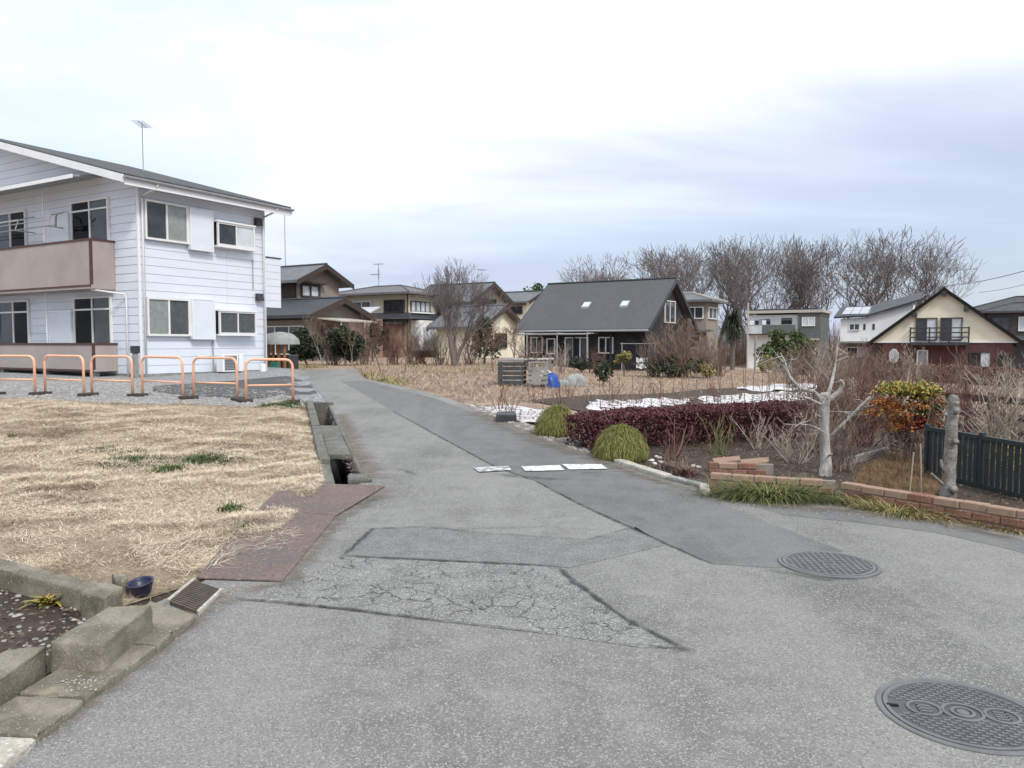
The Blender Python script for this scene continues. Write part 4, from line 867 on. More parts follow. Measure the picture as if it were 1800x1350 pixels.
# ------------------------------------------------------------------ orange hoop barriers
def build_barriers():
    posts = [((433, 709), (515, 708)), ((341, 702), (417, 705)), ((251, 698), (322, 703)), ((162, 696), (233, 698)), ((80, 694), (148, 698)), ((-4, 695), (62, 696))]
    names = ['first', 'second', 'third', 'fourth', 'fifth', 'sixth']
    H = .84
    ends = []
    for i, (a, b) in enumerate(posts):
        A, B_ = G(*a), G(*b); 
        d = (B_ - A); w_ = math.hypot(d.x, d.y); rz = math.atan2(d.y, d.x); c = A
        t = thing('hoop_barrier', (c.x, c.y, c.z), rz, 'orange hoop barrier, %s in its row counted from the road' % names[i], 'barrier', 'orange hoop barriers by the gravel yard')
        r = .14; dzb = B_.z - A.z; pts = [(0, 0, .03), (0, 0, H - r)] + [(r - r * math.cos(q), 0, H - r + r * math.sin(q)) for q in np.linspace(.3, math.pi / 2, 5)] \
            + [(w_ - r + r * math.sin(q), 0, H - r + r * math.cos(q) + dzb * .5) for q in np.linspace(0, math.pi / 2, 6)] + [(w_, 0, .03 + dzb)]
        MB().tube(pts, .026, 10).obj('hoop', m_orange, t, smooth=True)
        zc = .34 + rnd.uniform(-.012, .012); MB().tube([(.02, 0, zc), (w_ - .02, 0, zc + dzb * .5)], .019, 8).obj('crossbar', m_orange, t, smooth=True)
        for x, z_ in ((0, 0), (w_, dzb)): MB().lathe([(.032, .02), (.032, .06), (.027, .065)], (x, 0, z_), 10).obj('socket', m_rubber, t)
        ends.append((A, B_))
    for i in range(6):
        A = ends[i][0]; Bq = ends[i + 1][1] if i < 5 else None
        P, d = (((A + Bq) / 2, (A - Bq)) if Bq is not None else (A, ends[i][1] - A))
        ln = d.length + .16 if Bq is not None else .24; rz = math.atan2(d.y, d.x)
        o = MB().hexa([(sx * ln / 2 * k, sy * .12 * k, z_) for z_, k in ((-.03, 1), (.075, .93)) for sx, sy in ((-1, -1), (1, -1), (1, 1), (-1, 1))]).obj('barrier_base', m_rubber, bevel=.012)
        o.location = (P.x, P.y, Z(P.x, P.y)); o.rotation_euler = (0, 0, rz)
        tag(o, 'black rubber base block joining the %s' % ['first and second orange hoops from the road', 'second and third orange hoops from the road', 'third and fourth orange hoops from the road', 'fourth and fifth orange hoops from the road', 'fifth and sixth orange hoops from the road', 'far end of the sixth orange hoop'][i], 'base block', 'rubber bases of the hoop barriers')
    A = ends[0][1]; o = MB().hexa([(sx * .12 * k, sy * .11 * k, z_) for z_, k in ((-.03, 1), (.06, .93)) for sx, sy in ((-1, -1), (1, -1), (1, 1), (-1, 1))]).obj('barrier_base', m_rubber, bevel=.012)
    o.location = A; tag(o, 'black rubber base block under the orange hoop end beside the ditch', 'base block', 'rubber bases of the hoop barriers')
build_barriers()

# ------------------------------------------------------------------ houses across the field
m_tile = mat('grey_tile', (.115, .12, .13), (.165, .17, .18), 2, rough=.55, spec=.35, bump=.5, wave=('X', 3.6), bdist=.05)
m_tile_d = mat('dark_tile', (.035, .04, .048), (.06, .065, .073), 2, rough=.5, spec=.35, bump=.5, wave=('X', 3.6), bdist=.05)
m_tile_p = mat('purple_grey_tile', (.125, .12, .13), (.165, .155, .165), 2, rough=.6, wave=('X', 3.6), bump=.5, bdist=.05)
m_shingle = mat('charcoal_shingle', (.085, .090, .094), (.120, .124, .128), 9, c3=(.095, .10, .10), scale3=.7, amt3=.7, rough=.9, bump=.6, wave=('Z', 7.0, .6), bdist=.03)
m_cream = mat('cream_stucco', (.62, .56, .44), (.55, .49, .38), 1.2, rough=.9, c3=(.42, .37, .28), scale3=.8, amt3=.35)
m_cream_w = mat('pale_cream_stucco', (.80, .75, .60), (.74, .69, .55), 1.0, rough=.9, c3=(.58, .53, .41), scale3=.6, amt3=.35)
m_tan = mat('tan_stucco', (.29, .25, .215), (.245, .21, .18), 1.3, rough=.9, c3=(.24, .20, .16), scale3=.8, amt3=.4)
m_timber = mat('dark_timber', (.045, .032, .028), (.07, .052, .045), 5, rough=.8, stretch=(6, 6, 1))
m_brownw = mat('brown_cladding', (.085, .035, .033), (.115, .05, .046), 3, rough=.7, wave=('X', 7), bump=.3)
m_navyw = mat('charcoal_cladding', (.016, .016, .020), (.034, .033, .036), 3, rough=.7)
m_salmon = mat('salmon_wall', (.33, .215, .165), (.27, .17, .13), 2.4, rough=.9, c3=(.26, .15, .11), scale3=1, amt3=.5)
m_whitew = mat('white_render', (.84, .84, .83), (.79, .79, .78), 1.2, rough=.85, c3=(.60, .59, .57), scale3=.7, amt3=.3)
m_slatew = mat('slate_cladding', (.095, .105, .105), (.125, .135, .135), 3, rough=.7, wave=('Z', 5), bump=.3)
m_brownfr = mat('brown_frame', (.06, .045, .038), (.08, .06, .05), 5, rough=.5)

def build_house2():
    d = 52; o = Vector(((525 - 900) / FPX * d, d, 0)); o.z = Z(o.x, o.y)
    t = thing('dark_tiled_house', o, YAW, 'two-storey tan house with dark tiled roofs behind evergreen bushes', 'house')
    k = lambda py: HZ(py, d) - o.z
    gable_wall(t, 'wall', m_tan, -7, 0, 0, 4.0, -.3, k(490), k(466))
    gable_roof(t, m_tile, -7, 0, 0, 4.0, k(490), k(466), over=.75, eave=.75, th=.18, ridge=m_tile_d, edge=m_timber)
    E, Fr = Face((0, 0), (0, 1), (1, 0)), Face((0, 0), (-1, 0), (0, -1))
    window(E, t, .25, 2.0, k(521), k(499), ('l', 'l'), fm=m_brownfr, fw=.09, dep=.16); E.part('window_hood', m_timber, t, .0, 2.3, k(497.5), k(494), 0, .45)
    Fr.part('timber_screen', m_timber, t, .15, 1.4, k(540), k(492), 0, .12); window(Fr, t, 1.7, 3.4, k(525), k(500), ('d', 'd'), fm=m_brownfr, fw=.08)
    # ground floor wing with its own roof
    x1, y0, y1 = 4.2, -3.0, 1.4
    gable_wall(t, 'wing_wall', m_tan, -8.5, x1, y0, y1, -.3, k(556), k(534))
    gable_roof(t, m_tile_d, -8.5, x1, y0, y1, k(556), k(534), over=.7, eave=.8, th=.2, edge=m_timber)
    W = Face((x1, y0), (-1, 0), (0, -1)); E2 = Face((x1, y0), (0, 1), (1, 0))
    W.part('timber_band', m_timber, t, .1, 12.5, k(566), k(558), 0, .06)
    window(W, t, 5.2, 9.2, k(615), k(572), ('d', 'd', 'd', 'd'), fm=m_frame, fw=.06, dep=.1); window(W, t, .6, 4.4, k(622), k(575), ('k', 'd', 'k'), fm=m_frame, fw=.06, dep=.1)
    window(E2, t, .8, 2.6, k(612), k(575), ('d', 'l'), fm=m_brownfr, fw=.07, dep=.1)
    # lean-to canopy at the side
    c = MB().hexa([E2.p(a, z_ + dz, dd) for dz in (0, .07) for a, dd, z_ in ((-.2, .1, k(563)), (-.2, 2.6, k(570)), (3.2, 2.6, k(570)), (3.2, .1, k(563)))]).obj('canopy', m_conc_l, t)
    for a, dd in ((-.1, 2.5), (3.1, 2.5)): MB().tube([E2.p(a, -.1, dd), E2.p(a, k(571), dd)], .05, 6).obj('canopy_post', m_grey, c)
    antenna(t, (-3.2, 2.0, k(466) + .1), 4.0, .4, .03)
build_house2()

def build_house3():
    d = 60; o = Vector(((717 - 900) / FPX * d, d, 0)); o.z = Z(o.x, o.y); k = lambda py: HZ(py, d) - o.z
    t = thing('hip_roof_house', o, YAW, 'beige two-storey house with purple-grey hip roof and white bay window', 'house')
    lx, ly = 7.2, 4.2
    MB().box(-lx, 0, 0, ly, -.3, k(515)).obj('wall', m_cream, t)
    hip_roof(t, m_tile_p, -lx, 0, 0, ly, k(517), k(497), .75, .16, inset=3.0)
    sk = MB().hexa([(-lx - .9, -.9, k(561)), (.9, -.9, k(561)), (.9, ly, k(561)), (-lx - .9, ly, k(561)), (-lx, -.01, k(549)), (.01, -.01, k(549)), (.01, ly, k(549)), (-lx, ly, k(549))]).obj('skirt_roof', m_tile_d, t)
    Fr, E = Face((0, 0), (-1, 0), (0, -1)), Face((0, 0), (0, 1), (1, 0))
    window(Fr, t, .25, 2.3, k(549), k(526), ('d', 'd'), fm=m_brownfr, fw=.07, dep=.1); window(Fr, t, 3.6, 5.6, k(549), k(527), ('k', 'k'), fm=m_frame, fw=.07, dep=.1)
    w1 = window(E, t, .35, 2.9, k(548), k(528), ('l', 'l', 'l', 'l'), fm=m_brownfr, fw=.07, dep=.1); E.part('balcony_rail', m_whitew, w1, .2, 3.1, k(550), k(547.5), .02, .35)
    MB().tube([(.05, -.05, .1), (.05, -.05, k(517))], .06, 6).obj('downpipe', m_brownfr, t)
    # white bay window block
    b = MB().box(.15, 1.0, .2, 2.6, .5, k(563)).obj('bay_window', m_whitew, t); Eb = Face((1.0, .2), (0, 1), (1, 0)); Fb = Face((1.0, .2), (-1, 0), (0, -1))
    Eb.part('pane', m_pane_l, b, .45, 1.95, k(607), k(575), 0, .03); Eb.part('pane_bar', m_frame, b, 1.16, 1.24, k(607), k(575), .031, .05)
    Fb.part('pane', m_pane_l, b, .15, .7, k(607), k(575), 0, .03)
    Fr.part('porch_wall', m_salmon, t, .3, lx + 2.5, -.2, k(570), .02, .5); w2 = window(Fr, t, 1.4, 3.6, k(612), k(580), ('d', 'd'), fm=m_brownfr, fw=.08, d0=.5)
    Fr.part('porch_roof', m_tile_d, t, .0, 6.6, k(570), k(566), .02, .95)
    # pale corrugated lean-to roof by the side of the neighbour
    q = MB().hexa([(-lx + 2.2, -3.6, k(558)), (-lx + 6.0, -3.6, k(558)), (-lx + 5.5, -1.2, k(541)), (-lx + 2.7, -1.2, k(541))] + [(-lx + 2.2, -3.6, k(558) + .08), (-lx + 6.0, -3.6, k(558) + .08), (-lx + 5.5, -1.2, k(541) + .08), (-lx + 2.7, -1.2, k(541) + .08)]).obj('lean_to_roof', mat('pale_corrugated', (.55, .56, .60), (.47, .48, .52), 3, rough=.5, wave=('X', 5), bump=.4), t)
    for x in (-lx + 2.4, -lx + 5.8): MB().tube([(x, -3.4, -.3), (x, -3.4, k(557))], .06, 6).obj('lean_to_post', m_grey, q)
    MB().box(-lx + 2.5, -lx + 5.7, -3.3, -1.2, -.3, k(561)).obj('lean_to_wall', m_salmon, q)
    antenna(t, (-lx / 2 - 1.0, ly / 2, k(499)), 2.0, .2, .03, 'double')
build_house3()

def build_house4():
    d = 62; o = Vector(((824 - 900) / FPX * d, d, 0)); o.z = Z(o.x, o.y); k = lambda py: HZ(py, d) - o.z
    t = thing('cream_gable_house', o, YAW, 'cream house with grey tiled gables behind the bare multi-stemmed tree', 'house')
    gable_wall(t, 'wall', m_cream, -5.2, 0, 0, 5.8, -.3, k(527), k(497)); gable_roof(t, m_tile, -5.2, 0, 0, 5.8, k(527), k(497), over=.7, eave=.7, th=.16, ridge=m_tile_d, edge=m_timber)
    E, Fr = Face((0, 0), (0, 1), (1, 0)), Face((0, 0), (-1, 0), (0, -1))
    window(E, t, 1.6, 4.2, k(535), k(522), ('d', 'd', 'd'), fm=m_brownfr, fw=.07, dep=.1); E.part('gable_vent', m_black, t, 2.65, 3.1, k(507), k(503), 0, .06)
    window(Fr, t, .9, 3.0, k(552), k(530), ('k', 'd'), fm=m_brownfr, fw=.07, dep=.1)
    MB().hexa([(-6, -.9, k(568)), (.1, -.9, k(568)), (.1, 0, k(568)), (-6, 0, k(568)), (-5.3, -.02, k(557)), (.1, -.02, k(557)), (.1, 0, k(557)), (-5.3, 0, k(557))]).obj('skirt_roof', m_tile_d, t)
    window(Fr, t, .8, 3.4, k(612), k(576), ('d', 'd'), fm=m_brownfr, fw=.07, dep=.1)
    o2 = Vector(((846 - 900) / FPX * 56, 56, 0)); rel = Matrix.Rotation(-YAW, 4, 'Z') @ (o2 - Vector((o.x, o.y, 0))); k2 = lambda py: HZ(py, 56) - o.z
    x, y = rel.x, rel.y
    gable_wall(t, 'wing_wall', m_cream_w, x - 4, x, y, y + 5.6, -.3, k2(573), k2(539)); gable_roof(t, m_tile, x - 4, x, y, y + 5.6, k2(573), k2(539), over=.5, eave=.5, th=.2, edge=m_timber)
    E2 = Face((x, y), (0, 1), (1, 0)); window(E2, t, 1.9, 3.6, k2(612), k2(585), ('d', 'd'), fm=m_brownfr, fw=.07, dep=.1)
    antenna(t, (-1.5, 4.4, k(512)), 2.2, 1.2, .03)
    d = 72; o = Vector(((925 - 900) / FPX * d, d, 0)); o.z = Z(o.x, o.y); k = lambda py: HZ(py, d) - o.z
    t = thing('small_tiled_house', o, YAW, 'cream house with blue-grey tiled gable peeking beside the charcoal cottage', 'house')
    gable_wall(t, 'wall', m_cream_w, -3.4, 0, 0, 4.6, -.3, k(529), k(513)); gable_roof(t, m_tile, -3.4, 0, 0, 4.6, k(529), k(513), over=.6, eave=.6, th=.16, ridge=m_tile_d, edge=m_timber)
    E, Fr = Face((0, 0), (0, 1), (1, 0)), Face((0, 0), (-1, 0), (0, -1))
    window(E, t, 1.3, 3.2, k(551), k(538), ('d', 'd'), fm=m_brownfr, fw=.08, dep=.1); window(Fr, t, .4, 2.6, k(552), k(538), ('d', 'd'), fm=m_brownfr, fw=.08, dep=.1)
    Fr.part('wood_band', m_tan, t, 0, 3.4, k(537), k(531), 0, .05)
build_house4()

def build_cottage():
    pr = Vector((9.55, 45, 0)); rd = Vector((.853, -.529, 0)); yaw = math.atan2(-.529, .853)   # ridge's near end, ridge direction
    zg = Z(6, 44); t = thing('charcoal_cottage', (pr.x, pr.y, zg), yaw, 'dark cottage with a steep charcoal shingle roof and two skylights', 'house')
    L_, W_ = 8.5, 4.2; zR, zE = 5.13 - zg, 2.15 - zg; sl = (zR - zE) / W_
    w0 = 3.55                                                # wall is set in under the eaves
    gable_wall(t, 'wall', m_navyw, -L_ + .35, -.35, -w0, w0, -.3, zR - sl * w0 - .1, zR - .1)
    for s in (-1, 1):
        q = [(-L_, s * W_, zE), (0, s * W_, zE), (0, s * .003, zR), (-L_, s * .003, zR)]
        ro = MB().hexa(q + [(x, y, z_ + .16) for x, y, z_ in q]).obj('roof', m_shingle, t)
        for x0, x1 in ((-L_ - .05, -L_ - .002), (.002, .05)):
            MB().hexa([(x, y, z_) for dz in (-.1, .17) for x, y, z_ in ((x0, s * W_, zE + dz), (x1, s * W_, zE + dz), (x1, s * .003, zR + dz), (x0, s * .003, zR + dz))]).obj('barge_board', m_dark, ro)
        if s < 0:
            MB().tube([(-L_, -W_ - .05, zE + .06), (0, -W_ - .05, zE + .06)], .06, 6).obj('gutter', m_grey, ro)
            for px in (1030, 1097):
                # skylight centre: on the slope at 46% of its height
                v = .53; best = min(((abs(((pr + rd * a + Vector((-.529, -.853, 0)) * (W_ * v)).x / (pr + rd * a + Vector((-.529, -.853, 0)) * (W_ * v)).y) - (px - 900) / FPX), a) for a in np.arange(-L_, 0, .05)))[1]
                def rp(a, u, h): return (a, -W_ * u, zE + (zR - zE) * (1 - u) + .16 + h)
                f = MB().hexa([rp(best + a, v + u, h) for h in (-.02, .10) for a, u in ((-.24, .055), (.24, .055), (.24, -.055), (-.24, -.055))]).obj('skylight', m_grey, ro)
                MB().hexa([rp(best + a, v + u, h) for h in (.101, .115) for a, u in ((-.2, .044), (.2, .044), (.2, -.044), (-.2, -.044))]).obj('pane', m_pane_l, f)
    MB().tube([(-L_ - .02, 0, zR + .18), (.02, 0, zR + .18)], .07, 6).obj('ridge_cap', m_dark, t)
    Fr = Face((0, -w0), (-1, 0), (0, -1)); E = Face((-.35, -w0), (0, 1), (1, 0))
    k = lambda py: HZ(py, 42) - zg
    def ax(px): 
        o = pr + Vector((-.529, -.853, 0)) * w0; return tpx(o, -rd, px)
    for p0, p1, y0, y1, pn in ((1078, 1052, 622, 592, ('d', 'd')), (1034, 993, 646, 592, ('k', 'd', 'k')), (976, 961, 624, 594, ('d',)), (954, 933, 622, 591, ('d', 'd'))):
        window(Fr, t, ax(p0), ax(p1), k(y1 + 60) if False else k(y0), k(y1), pn, fm=m_frame, fw=.06, dep=.1)
    for p in (1075, 1010, 950): Fr.part('wall_post', m_dark, t, ax(p) - .05, ax(p) + .05, -.2, zE - .1, .14, .2)
    window(E, t, 2.6, 4.3, 2.7 - zg, 4.0 - zg, ('d', 'd'), fm=m_frame, fw=.05, dep=.08); E.part('chimney_box', m_brownfr, t, 5.2, 5.9, -.2, 3.0, 0, .5)
    # veranda pergola
    pg = MB().tube([Fr.p(ax(1055), zE - .12, 1.5), Fr.p(ax(928), zE - .12, 1.5)], .05, 6).obj('pergola_beam', m_grey, t)
    for p in (1052, 1000, 948): MB().tube([Fr.p(ax(p), -.2, 1.5), Fr.p(ax(p), zE - .12, 1.5)], .04, 6).obj('pergola_post', m_grey, pg); MB().tube([Fr.p(ax(p), zE - .08, .1), Fr.p(ax(p), zE - .08, 1.6)], .035, 6).obj('pergola_joist', m_grey, pg)
    Fr.part('veranda_deck', m_timber, t, ax(1078), ax(930), -.1, .28, .02, 1.45)
build_cottage()

def build_house7():
    d = 58; o = Vector(((1192 - 900) / FPX * d, d, 0)); o.z = Z(o.x, o.y); k = lambda py: HZ(py, d) - o.z
    t = thing('grey_tan_house', o, YAW, 'grey-tan two-storey house with pale roof edges behind the cottage gable', 'house')
    MB().box(-3, 2.1, 0, 3.2, -.3, k(532)).obj('wall', m_tan, t); hip_roof(t, m_tile, -3, 2.1, 0, 3.2, k(532), k(513), .6, .16, fascia=m_conc_l)
    Fr, E = Face((2.1, 0), (-1, 0), (0, -1)), Face((2.1, 0), (0, 1), (1, 0))
    window(Fr, t, .2, 1.5, k(561), k(540), ('d', 'd'), fm=m_frame, fw=.07, dep=.1); window(E, t, .4, 2.6, k(561), k(540), ('d', 'd'), fm=m_frame, fw=.07, dep=.1); Fr.part('skirt_roof', m_tile, t, -.6, 3, k(584), k(580), 0, 1.0)
    window(Fr, t, .4, 2.2, k(612), k(590), ('d', 'd'), fm=m_frame, fw=.07, dep=.1)
build_house7()

def build_flat_house():
    d = 74; o = Vector(((1441 - 900) / FPX * d, d, 0)); o.z = Z(o.x, o.y); k = lambda py: HZ(py, d) - o.z
    t = thing('flat_roof_house', o, YAW, 'flat-roofed house, half white with a balcony and half dark slate', 'house')
    w1, w2 = tpx(o, -HX, 1401), tpx(o, -HX, 1313); ly = 5.6
    MB().box(-w1, 0, 0, ly, -.3, k(549)).obj('wall', m_slatew, t); MB().box(-w2, -w1, .35, ly, -.3, k(552)).obj('wall', m_whitew, t)
    MB().box(-w2 - .2, .25, -.25, ly + .2, k(549) + .003, k(544)).obj('roof', m_conc_l, t); MB().box(-w2 + .3, -.3, .3, ly - .3, k(544) + .003, k(541)).obj('roof_panel', m_tile_d, t)
    Fr, Fw, E = Face((0, 0), (-1, 0), (0, -1)), Face((0, .35), (-1, 0), (0, -1)), Face((0, 0), (0, 1), (1, 0))
    window(Fr, t, .5, 1.7, k(573), k(557), ('l', 'l'), fm=m_frame, fw=.07, dep=.08); Fr.part('ledge', m_conc_l, t, .1, 1.2, k(598), k(595), 0, .5); window(Fr, t, .4, 1.8, k(622), k(602), ('d', 'd'), fm=m_frame, fw=.07, dep=.08)
    window(Fw, t, w1 + .6, w1 + 1.6, k(577), k(558), ('d', 'd'), fm=m_dark, fw=.07, dep=.08); window(Fw, t, w1 + 2.6, w1 + 3.8, k(577), k(558), ('d', 'l'), fm=m_frame, fw=.07, dep=.08)
    b = Fw.part('balcony', m_brownfr, t, w1 + .1, w2, k(586) - .12, k(586), .01, 1.2); Fw.part('balcony_panel', m_slatew, b, w1 + .1, w2 - 1.6, k(586), k(571), 1.14, 1.2); Fw.part('balcony_panel', m_pane_l, b, w2 - 1.58, w2, k(586), k(571), 1.14, 1.2); Fw.part('balcony_rail', m_grey, b, w1 + .1, w2, k(571), k(570), 1.12, 1.22)
    for a, c in ((w2 - .7, m_whitew), (w2 - 1.2, m_navy), (w2 - 1.9, m_whitew), (w2 - 2.3, m_navy)):
        Fw.part('hung_washing', c, b, a, a + .38, k(573), k(562), .8, .84)
    Fw.part('washing_rail', m_grey, b, w1 + .4, w2 - .2, k(561.8), k(561.2), .8, .83)
    window(Fw, t, w1 + .8, w1 + 2.6, k(622), k(598), ('d', 'd'), fm=m_frame, fw=.07, dep=.08)
    E.part('side_trim', m_slatew, t, .0, ly, k(549) - .3, k(549) - .02, .0, .06)
    p = AT(1314, 604, 70); p.z = Z(p.x, p.y); 
    q = MB().tube([p - Vector((0, 0, .3)), p + Vector((0, 0, 6.0))], .075, 10).obj('utility_pole', m_conc_l); tag(q, 'slim pale pole rising at the white end of the flat-roofed house', 'pole')
    p = AT(1327, 655, 40); p.z = Z(p.x, p.y); q = MB().tube([p - Vector((0, 0, .2)), p + Vector((0, 0, HZ(590, 40) - p.z))], .05, 8).obj('garden_post', m_conc_g); tag(q, 'grey concrete post standing beside the round clipped bush', 'post')
build_flat_house()

def build_gable_house():
    d = 54; o = Vector(((1531 - 900) / FPX * d, d, 0)); zg = -1.15; o.z = zg; k = lambda py, dd=52.5: HZ(py, dd) - zg
    t = thing('cream_brown_house', o, YAW, 'cream gabled house with brown ground floor and dark upper balcony', 'house')
    wx = tpx(o, HX, 1792); ly = 8.0; apx = tpx(o, HX, 1649); ze, zr = k(601, 53), k(508, 52)
    gable_wall(t, 'gable_wall', m_cream_w, .02, wx - .02, 0, ly, ze - .06, ze, zr - .05, axis='y')
    MB().box(.7, wx - .4, .02, ly - .02, -.4, ze - .063).obj('wall', m_brownw, t)
    gable_roof(t, m_roof, 0, wx, 0, ly, ze, zr - .05, axis='y', over=.35, eave=.3, th=.10, edge=m_black)
    Fr = Face((0, 0), (1, 0), (0, -1)); ax = lambda px: tpx(o, HX, px)
    Fr.part('gable_band', m_white, t, .3, wx - .3, ze - .06, ze + .06, 0, .05)
    for p in (1606, 1695):
        a = ax(p); zz = ze + (zr - ze) * (1 - abs(a - wx / 2) / (wx / 2)) - .5; Fr.part('purlin_end', m_dark, t, a - .13, a + .13, zz, zz + .32, 0, .42)
    Fr.part('purlin_end', m_dark, t, wx / 2 - .13, wx / 2 + .13, zr - .5, zr - .16, 0, .42)
    for p0, p1 in ((1608, 1646), (1651, 1690)): window(Fr, t, ax(p0), ax(p1), ze + .1, k(559), ('d', 'l'), fm=m_brownfr, fw=.07, dep=.09)
    b = Fr.part('balcony', m_dark, t, ax(1600), ax(1702), ze - .22, ze - .02, .06, 1.0)
    zt = k(577)
    for z_ in (zt, zt - (zt - ze) * .33, zt - (zt - ze) * .66): Fr.part('rail', m_dark, b, ax(1600), ax(1702), z_ - .05, z_ + .03, .94, 1.0)
    for z_ in (zt, zt - (zt - ze) * .33, zt - (zt - ze) * .66):
        for a in (ax(1600), ax(1702) - .06): Fr.part('rail', m_dark, b, a, a + .06, z_ - .05, z_ + .03, .06, .94)
    for p in (1600, 1633, 1667, 1701): Fr.part('baluster', m_dark, b, ax(p) - .05, ax(p) + .05, ze - .02, zt + .06, .93, 1.01)
    for p in (1603, 1699): Fr.part('balcony_post', m_timber, b, ax(p) - .06, ax(p) + .06, -.3, ze - .22, .85, .97)
    Fl = Face((0, .02), (1, 0), (0, -1))
    dr = Fl.part('door', m_grey, t, ax(1613), ax(1629), -.3, k(617), 0, .06); 
    for p0, p1 in ((1611, 1613.5), (1628.5, 1631)): Fl.part('door_frame', m_white, dr, ax(p0), ax(p1), -.3, k(615), 0, .1)
    Fl.part('door_frame', m_white, dr, ax(1611), ax(1631), k(617), k(615), 0, .1)
    a = ax(1571); n = 20; pts = [Fl.p(a + .32 * math.cos(q), k(626) + .5 * math.sin(q), .01) for q in np.linspace(0, 2 * math.pi, n, endpoint=False)]
    ov = MB().prism([p for p in pts], (0, -.05, 0)).obj('oval_window', m_frame, t)
    pts = [Fl.p(a + .26 * math.cos(q), k(626) + .43 * math.sin(q), .062) for q in np.linspace(0, 2 * math.pi, n, endpoint=False)]; MB().prism(pts, (0, -.01, 0)).obj('pane', m_pane_l, ov)
    window(Fl, t, ax(1704), ax(1742), k(645), k(618), ('d', 'l'), fm=m_brownfr, fw=.07, dep=.09); window(Fl, t, ax(1752), ax(1778), k(645), k(622), ('d', 'd'), fm=m_brownfr, fw=.07, dep=.09)
    antenna(t, (wx / 2 + .1, 3.0, zr), 2.3, .2, .03)
    # white wing to the left with solar panels on its roof
    d2 = 60; w0 = Vector(((1476 - 900) / FPX * d2, d2, 0)); z2 = -1.05; w0.z = z2; kk = lambda py, dd=d2: HZ(py, dd) - z2
    t2 = thing('white_wing_house', w0, YAW, 'white house with solar panels on its roof beside the cream gable', 'house')
    a1, a2 = tpx(w0, HX, 1522), tpx(w0, HX, 1600)
    F2 = Face((0, 0), (1, 0), (0, -1))
    zl, zrr = kk(561), kk(532, 57.5)
    MB().prism([(0, 0, -.3), (a2, 0, -.3), (a2, 0, zrr), (a1, 0, zl + .12), (0, 0, zl)], (0, 5, 0)).obj('wall', m_whitew, t2)
    rq = [(-.45, -.35, zl + .05), (a1, -.35, zl + .13), (a1, 3.8, zl + 1.05), (-.45, 3.8, zl + .95)]
    r1 = MB().hexa(rq + [(x, y, z_ + .14) for x, y, z_ in rq]).obj('roof', m_tile_d, t2)
    rq2 = [(a1, -.35, zl + .135), (a2 + .6, -.35, zrr + .12), (a2 + .6, 3.8, zrr + .9), (a1, 3.8, zl + 1.055)]
    MB().hexa(rq2 + [(x, y, z_ + .14) for x, y, z_ in rq2]).obj('roof', m_tile_d, t2)
    m_solar = mat('solar_glass', (.30, .33, .38), (.37, .40, .44), 3, rough=.18, spec=.7)
    for i in range(4):
        for j in range(2):
            x0 = .05 + i * .62; y0 = .2 + j * 1.5; sl = .217; MB().hexa([(x, y, zl + .13 + (y + .35) * sl + .08 + x * .012 + h) for h in (.03, .07) for x, y in ((x0, y0), (x0 + .58, y0), (x0 + .58, y0 + 1.42), (x0, y0 + 1.42))]).obj('solar_panel', m_solar, r1)
    window(F2, t2, tpx(w0, HX, 1491), tpx(w0, HX, 1510), kk(581), kk(569), ('d', 'd'), fm=m_frame, fw=.06, dep=.07)
    for p in (1516, 1532): F2.part('slit_window', m_pane, t2, tpx(w0, HX, p), tpx(w0, HX, p) + .16, kk(580), kk(570), 0, .03)
    F2.part('skirt_roof', m_conc_g, t2, -.3, a2, kk(603), kk(600), 0, .8); F2.part('lower_band', m_tan, t2, 0, a2, -.2, kk(604), 0, .05)
    window(F2, t2, .5, 2.0, kk(628), kk(610), ('d', 'l'), fm=m_frame, fw=.06, dep=.07, d0=.05)
build_gable_house()

def build_house11():
    d = 68; o = Vector(((1700 - 900) / FPX * d, d, 0)); o.z = -1.1; k = lambda py: HZ(py, 64) - o.z
    t = thing('dark_hip_house', o, YAW, 'large dark brown house with charcoal hip roofs behind the cream gable', 'house')
    wx = 13
    m_darkw = mat('dark_brown_cladding', (.06, .052, .052), (.08, .07, .07), 3, rough=.8)
    MB().box(0, wx, 0, 7, -.3, k(545)).obj('wall', m_darkw, t); hip_roof(t, m_roof, 0, wx, 0, 7, k(546), k(515), .6, .16, inset=4.2)
    MB().box(1.4, 6.2, -1.6, .2, -.3, k(549)).obj('wall', m_darkw, t); hip_roof(t, m_roof, 1.4, 6.2, -1.6, 2.0, k(549), k(530), .6, .16)
    Fr = Face((0, -1.6), (1, 0), (0, -1)); F0 = Face((0, 0), (1, 0), (0, -1)); F0.part('pale_panel', m_conc_g, t, .2, 1.2, k(566), k(551), 0, .05)
    window(Fr, t, 1.7, 3.0, k(580), k(556), ('d', 'd'), fm=m_dark, fw=.07, dep=.08); window(Fr, t, 3.6, 5.4, k(582), k(556), ('l', 'l'), fm=m_frame, fw=.08, dep=.08); window(F0, t, 7.2, 9.6, k(582), k(556), ('d', 'l'), fm=m_frame, fw=.08, dep=.08)
    MB().hexa([(-.8, -2.6, k(598)), (wx, -2.6, k(598)), (wx, -.2, k(598)), (-.8, -.2, k(598)), (-.3, -1.62, k(590)), (wx, -1.62, k(590)), (wx, -.2, k(590)), (-.3, -.2, k(590))]).obj('skirt_roof', m_roof, t)
    MB().box(0, wx, -1.55, .1, -.3, k(598)).obj('wall', m_darkw, t); window(Fr, t, 5, 8, k(625), k(604), ('d', 'd'), fm=m_frame, fw=.07, dep=.08)
    antenna(t, (6.5, 3.0, k(517)), 1.6, .3, .025)
build_house11()

